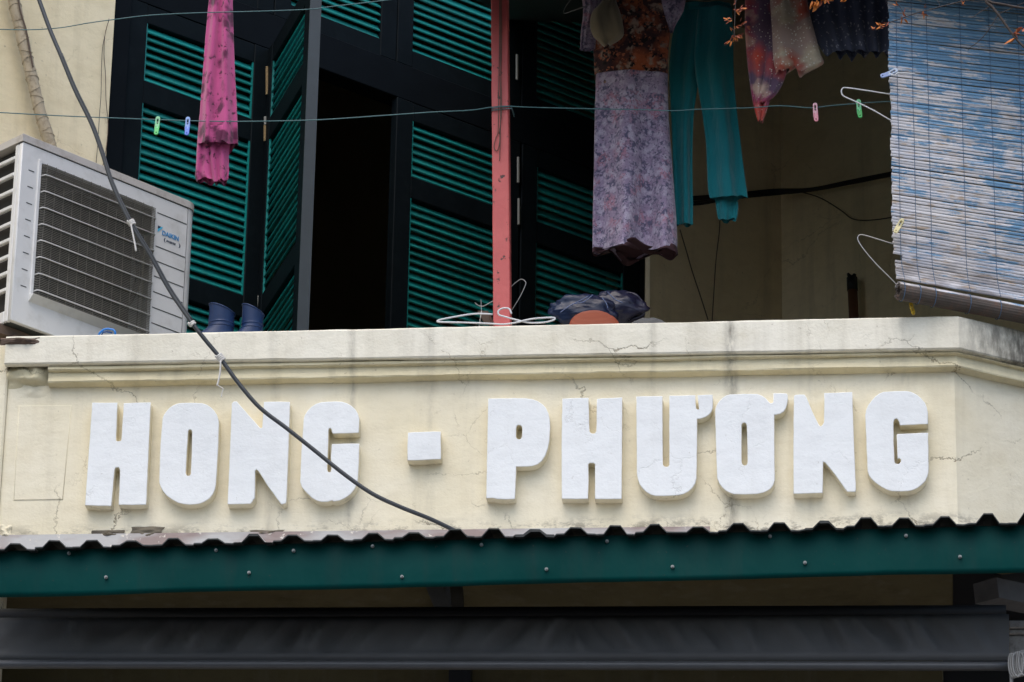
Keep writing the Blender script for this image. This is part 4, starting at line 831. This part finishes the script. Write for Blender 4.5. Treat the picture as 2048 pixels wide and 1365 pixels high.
def dy_curve(z): return -0.055 * max(0.0, 1 - z / 0.16) ** 2          # bottom swells out over the roll
gaps = []
for i in range(NB):
    z = H0 + i * PZ; tilt = 0.052 - 0.105 * min(1, z / 1.12)
    u = z / (NB * PZ)
    lx_ = edge_dx * z + random.uniform(-.003, .003) + .006 * noise.noise(V((z * 5, 0, 0)))
    if i in (7, 8): lx_ += .03
    o = inst('slat', rods[i % 7], bl, (lx_, dy_curve(z) + random.uniform(-.001, .001), z + random.uniform(-.0011, .0011)), (random.uniform(-.2, .2), tilt + random.uniform(-.003, .003), 0))
    o.scale = (1, 1, random.choice((.9, .96, 1.0, 1.0)))
# rolled-up end
rc = V((0.004, -.03, -.006)); tl = 0.06
for i in range(20):
    a = 2 * math.pi * i / 20; r = .031
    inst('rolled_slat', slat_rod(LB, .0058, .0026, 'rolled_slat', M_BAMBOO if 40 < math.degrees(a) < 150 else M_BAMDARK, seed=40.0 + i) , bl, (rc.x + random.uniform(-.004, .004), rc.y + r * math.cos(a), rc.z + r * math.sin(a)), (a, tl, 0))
for i in range(12):
    a = 2 * math.pi * i / 12; inst('rolled_slat', rods[0] if False else bpy.data.meshes['rolled_slat'], bl, (rc.x + .002, rc.y + .02 * math.cos(a), rc.z + .02 * math.sin(a)), (a, tl, 0))
def cord_pt(px, z):                            # cord position along the blind
    return px + edge_dx * z * .6
for cxp in (1797, 1828, 1858, 1926, 1985, 2043, 2100):
    x0 = (UP(cxp, 300, bl0, BN) - bl0).dot(BD); ph = random.random() * 6
    for side in (-1,):
        pts = []
        for i in range(NB * 2):
            z = H0 - .006 + i * PZ / 2; tl_ = 0.052 - 0.105 * min(1, z / 1.12); xx = x0 + edge_dx * (z - .5) * .8 + .002 * noise.noise(V((z * 7, ph, 0)))
            pts.append((xx, dy_curve(z) - (.0052 if i % 2 else .0024), z - xx * tl_))
        MB().tube(pts, .0011, 4).build('cord', M_CORD, bl, False, False)
        rr_ = [(x0 - .01, rc.y + .036 * math.cos(rad(a)), rc.z - x0 * tl + .036 * math.sin(rad(a))) for a in range(0, 361, 20)]
        MB().tube(rr_, .0014, 4, False).build('cord', M_CORD, bl, False, False)

# ================================================================== back of the balcony: cables, wires, stick
def wb(x, y, d=.02): return UW(x, y, d)
SWN = -WD; cor_p = WP(S_CORN, 0, 0)
def us(x, y, d=.02): return UP(x, y, cor_p - WD * d, WD)
bc = thing('cable_bundle', 'sagging bundle of black cables crossing the back balcony wall', 'cable', wb(1400, 395))
for k in range(4):
    MB().tube(cr([wb(1330, 396 + 4 * k, .03), wb(1395, 394 + 5 * k, .04), wb(1470, 388 + 3 * k, .06), wb(1550, 380 + 3 * k, .06), us(1620, 378 + 2 * k - (k == 3) * 2, .06), us(1700, 362 + 2 * k, .05), us(1800, 342 + 2 * k, .05), us(1900, 322 + 2 * k, .05)], 6), .0055, 7).build('cable', M_BLACK, bc, True)
MBR = simple('brown_wire', (0.06, 0.04, 0.02), .6)
wire('wall_wire', 'thin brown wire dropping to the right on the back wall below the trousers', 'wire', [wb(x, y, .015) for x, y in ((1360, 460), (1372, 500), (1385, 545), (1400, 590), (1416, 640))], .0028, MBR)
wire('wall_wire', 'thin wire hanging straight from the trouser hem on the back wall', 'wire', [wb(x, y, .015) for x, y in ((1440, 440), (1438, 470), (1432, 520), (1428, 580), (1424, 645))], .0024, MBR)
wire('wall_wire', 'thin wire looping from the cable bundle toward the cream peg', 'wire', [us(x, y, .03) for x, y in ((1600, 384), (1640, 396), (1680, 420), (1705, 438), (1740, 441), (1790, 434), (1830, 425))], .0026, M_BLACK)
st = thing('forked_stick', 'brown stick with dark forked top leaning on the back wall', 'stick', us(1708, 650, .05))
MB().tube([us(1709, 690, .06), us(1708, 640, .06), us(1705, 580, .06)], .022, 10).build('shaft', simple('red_brown_wood', (0.15, 0.06, 0.025), .6, .3), st, True)
MB().tube([us(1705, 582, .06), us(1704, 556, .06)], .024, 10).build('collar', M_BLACK, st, True)
for dx in (-7, 7): MB().tube([us(1704, 560, .06), us(1703 + dx, 548, .06)], [.016, .006], 8).build('prong', M_BLACK, st, True)

# ================================================================== metal awning
YA = -0.95
aw = thing('metal_awning', 'ribbed metal awning with dark green fascia below the letters', 'awning', U(1024, 1100, YA))
ribs = [(-45, 1090), (32, 1087), (109, 1081), (184, 1080), (263, 1081), (348, 1076), (427, 1077), (507, 1070), (586, 1072), (666, 1072), (747, 1068), (828, 1067), (911, 1060), (987, 1059), (1070, 1061), (1152, 1055), (1231, 1051), (1310, 1048), (1397, 1053), (1477, 1046), (1559, 1045), (1649, 1044), (1733, 1037), (1808, 1038), (1890, 1035), (1976, 1029), (2058, 1026), (2140, 1024)]
val = lambda px: 1098.5 - px * .0252
def sheet(name, rb, lift=0.0):
    pr = []
    for i, (x, yt) in enumerate(rb):
        v0 = val(x) + random.uniform(-2, 2)
        pr += [(x - 39, v0 + random.uniform(-.5, .5)), (x - 24, v0 - .5), (x - 10 + random.uniform(-1.5, 1.5), yt + random.uniform(-.6, .6)), (x + 9 + random.uniform(-1.5, 1.5), yt), (x + 23, v0 - .5), (x + 38, v0)]
    T = []; 
    for (x, yy) in pr: T.append(U(x, yy, YA) + V((0, 0, lift)))
    vs = []; m_ = len(T); rise = .20
    for dz in (0, -.0045):
        for p in T: vs += [p + V((0, 0, dz)), V((p.x, -.012, p.z + dz + .95 * rise))]
    fs = []
    for i in range(m_ - 1):
        fs.append((2 * i, 2 * i + 2, 2 * i + 3, 2 * i + 1)); b0 = 2 * m_; fs.append((b0 + 2 * i + 1, b0 + 2 * i + 3, b0 + 2 * i + 2, b0 + 2 * i)); fs.append((2 * i, b0 + 2 * i, b0 + 2 * i + 2, 2 * i + 2))
    mb = MB().put(vs, fs); mb.m = [0 if i % 3 == 0 else 1 for i in range(len(fs))]; mb.build(name, [M_SHEET, M_UNDERSHEET], aw)
for i in range(0, len(ribs), 7): sheet('roof_sheet', ribs[i:i + 8], .004 * ((i // 7) % 2))
# fascia
vs = []; fs = []; n = 90; P = [(0.0, 0.0), (.12, -.004), (.5, -.006), (.9, -.003), (.97, -.001), (1.0, .010)]
for i in range(n + 1):
    px = -60 + 2200 * i / n; A = U(px, val(px) + 4, YA + .05); B = U(px, 1193 - px * .0244 + .8 * math.sin(px * .01), YA + .05)
    for (t, d) in P:
        p = A.lerp(B, t); p.y += d + .006 * noise.noise(V((px * .004, t * 1.2, 0))) + .0035 * noise.noise(V((px * .02, t * 2.5, 4))); vs.append(p)
m_ = len(P); fs = [(i * m_ + j, i * m_ + j + 1, (i + 1) * m_ + j + 1, (i + 1) * m_ + j) for i in range(n) for j in range(m_ - 1)]
MB().put(vs, fs).build('fascia', M_GREEN, aw, True)
scr = MB().tube([(0, 0.004, 0), (0, -.003, 0)], .0058, 14).tube([(0, -.002, 0), (0, -.008, 0)], .0036, 6).mesh('screw'); scr.materials.append(M_SCREW)
for (x, y) in ((138, 1107), (212, 1155), (432, 1101), (498, 1146), (587, 1102), (745, 1093), (804, 1154), (963, 1090), (1093, 1139), (1214, 1083), (1345, 1134), (1540, 1073), (1610, 1126), (1812, 1072), (1920, 1114)):
    p = U(x, y, YA + .040); inst('screw', scr, aw, p - aw.location)
for z_, yy in ((.03, YA + .08), (.14, -.45)):
    a, c = U(-60, val(-60), YA), U(2140, val(2140), YA); MB().bar((a.x, yy, a.z + z_ - .05), (c.x, yy, c.z + z_ - .05), .02, .02).build('purlin', M_BLACK, aw)
# strut carrying the awning
sb = thing('awning_bracket', 'black steel awning bracket below the green fascia near centre', 'bracket', U(920, 1300, -.03))
A, B = U(924, 1150, .60), U(920, 1420, .60); MB().bar(A, B, .04, .03, up=V((0, 1, 0))).build('wall_bar', M_BLACK, sb)
za = U(905, val(905), YA).z
MB().bar((U(905, 1180, -.2).x, -.012, za + .08), (U(905, 1180, YA).x, YA + .06, za - .07), .02, .025).build('arm', M_BLACK, sb)
MB().bar(U(910, 1262, .5), U(866, 1150, -.1), .03, .03).build('brace', simple('dull_grey_steel', (0.05, 0.055, 0.06), .5), sb)

# ================================================================== black roller blind
def m_tarp():
    m = NT('black_tarpaulin'); p = m.pos
    c = m.mix(m.noise(p, 4, 5), (0.080, 0.080, 0.080), (0.120, 0.120, 0.119))
    return m.out(c, 0.72, 0, m.bump(m.math('ADD', m.noise(m.mapv(p, (1, 1, .6)), 5, 3, .5, .6), m.math('MULTIPLY', m.noise(p, 160, 2), .08)), .3, .03), 0.25)
M_TARP = m_tarp()
YT = -0.62
tp = thing('roller_blind', 'black tarpaulin roller blind with grey weight bar across the shop front', 'roller blind', U(1000, 1280, YT))
vs = []; nx, nzr = 260, 22; rows = []
for i in range(nx + 1):
    px = -60 + 2078 * i / nx; yt = 1226 - px * .0036; yb = 1322 - (px - 0) * .0
    A, B = U(px, yt, YT), U(px, yb, YT)
    for j in range(nzr + 1):
        t = j / nzr; p = A.lerp(B, t)
        k = px * .012
        ph_ = px * .055 + t * 3.4 * (1 if px < 1150 else -1) + 2.2 * noise.noise(V((px * .008, 0, 9.0)))
        am_ = max(0.0, .35 + 1.1 * noise.noise(V((px * .0032, t * .5, 2.0))))
        wr_ = am_ * (.022 * math.sin(ph_) + .014 * math.sin(ph_ * 2.3 + 1) + .005 * math.sin(ph_ * 5.1 + 2)) + .008 * noise.noise(V((px * .02 + t * 1.5, t * 1.2, 5.0)))
        back = .05 * max(0, (.22 - t) / .22) ** 2
        roll = -.012 * math.sin(math.pi * min(1, max(0, (t - .80) / .2))) 
        p.y += wr_ * math.sin(math.pi * min(1, t * 1.15)) + back + roll; vs.append(p)
fs = [(i * (nzr + 1) + j, i * (nzr + 1) + j + 1, (i + 1) * (nzr + 1) + j + 1, (i + 1) * (nzr + 1) + j) for i in range(nx) for j in range(nzr)]
MB().put(vs, fs).build('tarpaulin', M_TARP, tp, True)
MB().tube([U(x, 1329 + (x * .002), YT - .002) for x in range(-60, 2021, 40)], .0155, 12).build('weight_bar', simple('grey_bar_sleeve', (0.085, 0.087, 0.09), .4, .15, 20), tp, True)
MB().tube([U(-60, 1232, YT + .10), U(2012, 1225, YT + .10)], .025, 14).build('roller_tube', M_BLACK, tp, True)

# ================================================================== dark corner at lower right
cn = thing('wooden_beam', 'grey weathered beam end in the dark under the awning at right', 'beam', U(2030, 1190, .1))
MB().bar(U(1972, 1182, -.25), U(2120, 1212, .1), .05, .035).build('timber', simple('grey_timber', (0.16, 0.155, 0.15), .9, .3, 20, bump=.4), cn)
MB().bar(U(1985, 1168, -.1), U(2140, 1150, .2), .05, .02).build('board', simple('dark_timber', (0.08, 0.075, 0.07), .9, .3, 20, bump=.4), cn)
bxx = thing('board_stack', 'pale worn boards stacked past the end of the roller blind', 'boards', U(2040, 1290, -.5))
for k, (y0, y1) in enumerate(((1240, 1256), (1258, 1268), (1270, 1312))):
    a, b2 = U(2018, y1, -.48 + .01 * k), U(2120, y0, -.48 + .01 * k); MB().box(((a.x + b2.x) / 2, a.y + .05, (a.z + b2.z) / 2), (abs(b2.x - a.x) / 2, .05, abs(b2.z - a.z) / 2)).build('board', simple('pale_board', (0.36, 0.34, 0.31), .9, .3, 24, bump=.4, dirt=(.1, .09, .08)), bxx, bev=.003)
rp = thing('rope_coil', 'coil of pale rope hanging at the blind bar right end', 'rope', U(2040, 1320, -.66))
for k in range(9):
    pts = [U(2028 + 4 * k + 9 * math.sin(rad(a)) + a * .02, 1330 + 26 * math.cos(rad(a)) - k, -.66 - .005 * (k % 3)) for a in range(-150, 151, 25)]
    MB().tube(pts, .0035, 6).build('loop', simple('pale_rope', (0.34, 0.33, 0.31), .9, .2, 60), rp, True)
MB().tube([U(2022, 1330, -.64), U(2024, 1400, -.64)], .006, 6).build('rope_end', bpy.data.materials['pale_rope'], rp, True)

# ================================================================== street tree whose twigs enter the picture
M_BARK = simple('twig_bark', (0.055, 0.042, 0.035), .85, .3, 60, bump=.3)
def m_leaf(name, a, b_):
    m = NT(name); c = m.mix(m.noise(m.pos, 60, 3), a, b_); return m.out(c, .55, 0, None, .3)
M_LEAF = [m_leaf('russet_leaf', (0.30, 0.07, 0.025), (0.42, 0.12, 0.05)), m_leaf('amber_leaf', (0.46, 0.13, 0.02), (0.54, 0.19, 0.035)), m_leaf('brown_leaf', (0.22, 0.055, 0.03), (0.34, 0.09, 0.045))]
YTREE = -2.6
tz = U(2048, 40, YTREE)
tree = thing('street_tree', 'leafless autumn tree twigs with russet leaves at upper right', 'tree', (tz.x + 1.5, YTREE - .2, 0.08))
tb = V((tz.x + 1.5, YTREE - .2, 0))
MB().tube(cr([tb + V((0, 0, .0)), tb + V((.05, 0, 2)), tb + V((-.05, .05, 4.2)), tb + V((.1, 0, 6.0)), tb + V((.0, .1, 8.5)), tb + V((-.1, 0, 11))], 6), [.2 - .005 * i for i in range(31)], 14).build('trunk', M_BARK, tree, True)
T = lambda x, y, d=0.0: U(x, y, YTREE + d)
limb = [tb + V((.02, .02, 7.4)), T(2420, -420), T(2200, -200), T(2030, -60), T(1985, 5), T(2003, 40), T(2025, 68), T(2060, 110), T(2100, 150)]
tw = [
 ([tb + V((.02, .02, 6.6)), T(2300, -260), T(2120, -110), T(1990, -30), T(1972, 0), T(1985, 15), T(2000, 34), T(2015, 55), T(2034, 80), T(2062, 108)], .0052, .0034),
 ([T(1972, 0), T(1985, 6), T(2005, 9), T(2030, 14), T(2080, 22)], .0042, .0036),
 ([T(1966, -2), T(1930, 2), T(1905, 8), T(1880, 14), T(1860, 20), T(1835, 26), T(1812, 34), T(1790, 42), T(1772, 48), T(1757, 56)], .0022, .0010),
 ([T(1985, 8), T(1972, 18), T(1960, 25), T(1950, 32), T(1947, 35)], .0014, .0010),
 ([T(1995, 32), T(1984, 50), T(1970, 70), T(1955, 85), T(1940, 96), T(1936, 101)], .0014, .0011),
 ([T(1994, 30), T(2010, 23), T(2030, 14), T(2050, 5)], .0014, .0012),
 ([T(1880, 14), T(1878, 6), T(1872, -6)], .0010, .0008),
 ([T(1812, 33), T(1806, 24), T(1800, 14), T(1795, 8)], .0010, .0007),
 ([T(1972, 0), T(1955, -4), T(1936, -8)], .0014, .0010),
 ([T(1600, -160), T(1530, -90), T(1478, -30), T(1472, 0), T(1470, 30), T(1469, 55), T(1468, 76)], .0018, .0010),
 ([T(2120, -110), T(1850, -190), T(1600, -160)], .004, .0020), ([T(1600, -160), T(1640, -60), T(1645, -6)], .0018, .0010), ([T(1640, -60), T(1690, -20), T(1700, -6)], .0016, .001),
]
for (p, r0, r1) in tw:
    q = cr(p, 5); MB().tube(q, [r0 + (r1 - r0) * i / (len(q) - 1) for i in range(len(q))], 6).build('twig', M_BARK, tree, True)
def leaf_mesh(L, wd, curl, mat):
    vs = []; n = 7
    for i in range(n + 1):
        t = i / n; w_ = wd * math.sin(math.pi * min(1, t ** .8)) ** .9 * (1 if i not in (0, n) else 0)
        z = curl * t * t
        vs += [(t * L, -w_, z + w_ * .5), (t * L, 0, z), (t * L, w_, z + w_ * .5)]
    fs = []
    for i in range(n): k = 3 * i; fs += [(k, k + 3, k + 4, k + 1), (k + 1, k + 4, k + 5, k + 2)]
    me = MB().put(vs, fs).mesh('leaf'); me.materials.append(mat); me.polygons.foreach_set('use_smooth', [True] * len(me.polygons)); return me
LM = [leaf_mesh(.016, .0032, .003, M_LEAF[i % 3]) for i in range(3)]; LB_ = [leaf_mesh(.030, .009, .008, M_LEAF[i]) for i in (1, 1, 0)]
def leaves(x, y, n, spread, meshes, base=None, fan=180, size=1.0):
    for k in range(n):
        p = T(x + random.uniform(-spread, spread), y + random.uniform(-spread, spread), random.uniform(-.01, .01)) - tree.location
        a = (base if base is not None else 0) + random.uniform(-fan, fan)
        M3 = Matrix((CR, CF, CU)).transposed() @ Matrix.Rotation(rad(-a), 3, 'Y') @ Matrix.Rotation(random.uniform(-.9, .9), 3, 'X') @ Matrix.Rotation(random.uniform(-.4, .4), 3, 'Z')
        o = inst('leaf', random.choice(meshes), tree, p); o.rotation_euler = M3.to_euler(); s = size * random.uniform(.7, 1.25); o.scale = (s, s, s)
for (x, y, b_, n) in ((1470, 20, -20, 3), (1472, 22, 20, 5), (1482, 20, 30, 5), (1462, 40, 160, 5), (1456, 38, 180, 4), (1474, 50, -10, 5), (1484, 48, 20, 6), (1490, 52, -10, 4), (1466, 74, -110, 7), (1460, 80, -150, 6), (1472, 76, -40, 6), (1478, 72, 0, 4), (1468, 62, 100, 3), (1468, 8, 60, 3)):
    leaves(x, y, n, 4, LM, b_, 45)
for (x, y, b_, n) in ((1845, 24, -90, 3), (1843, 30, -60, 2), (1846, 20, 60, 2), (1806, 36, -100, 3), (1808, 30, 60, 2), (1762, 54, 170, 4), (1768, 50, 140, 4), (1775, 46, 200, 3), (1797, 12, 120, 3), (1750, 58, 180, 3), (1925, 14, 60, 2), (1926, 8, 120, 2)):
    leaves(x, y, n, 4, LM, b_, 40, .95)
leaves(2036, 72, 4, 7, LB_, 100, 80, 1.0); leaves(2046, 66, 3, 6, LB_, 30, 60, 1.1); leaves(2032, 76, 2, 4, LB_, 200, 40)
leaves(1640, -2, 8, 12, LB_, -90, 60, .9); leaves(1655, -4, 6, 10, LB_, -60, 60, .8); leaves(1690, -3, 4, 6, LB_, -90, 60, .7); leaves(1627, 2, 3, 4, LB_, -110, 40, .7)
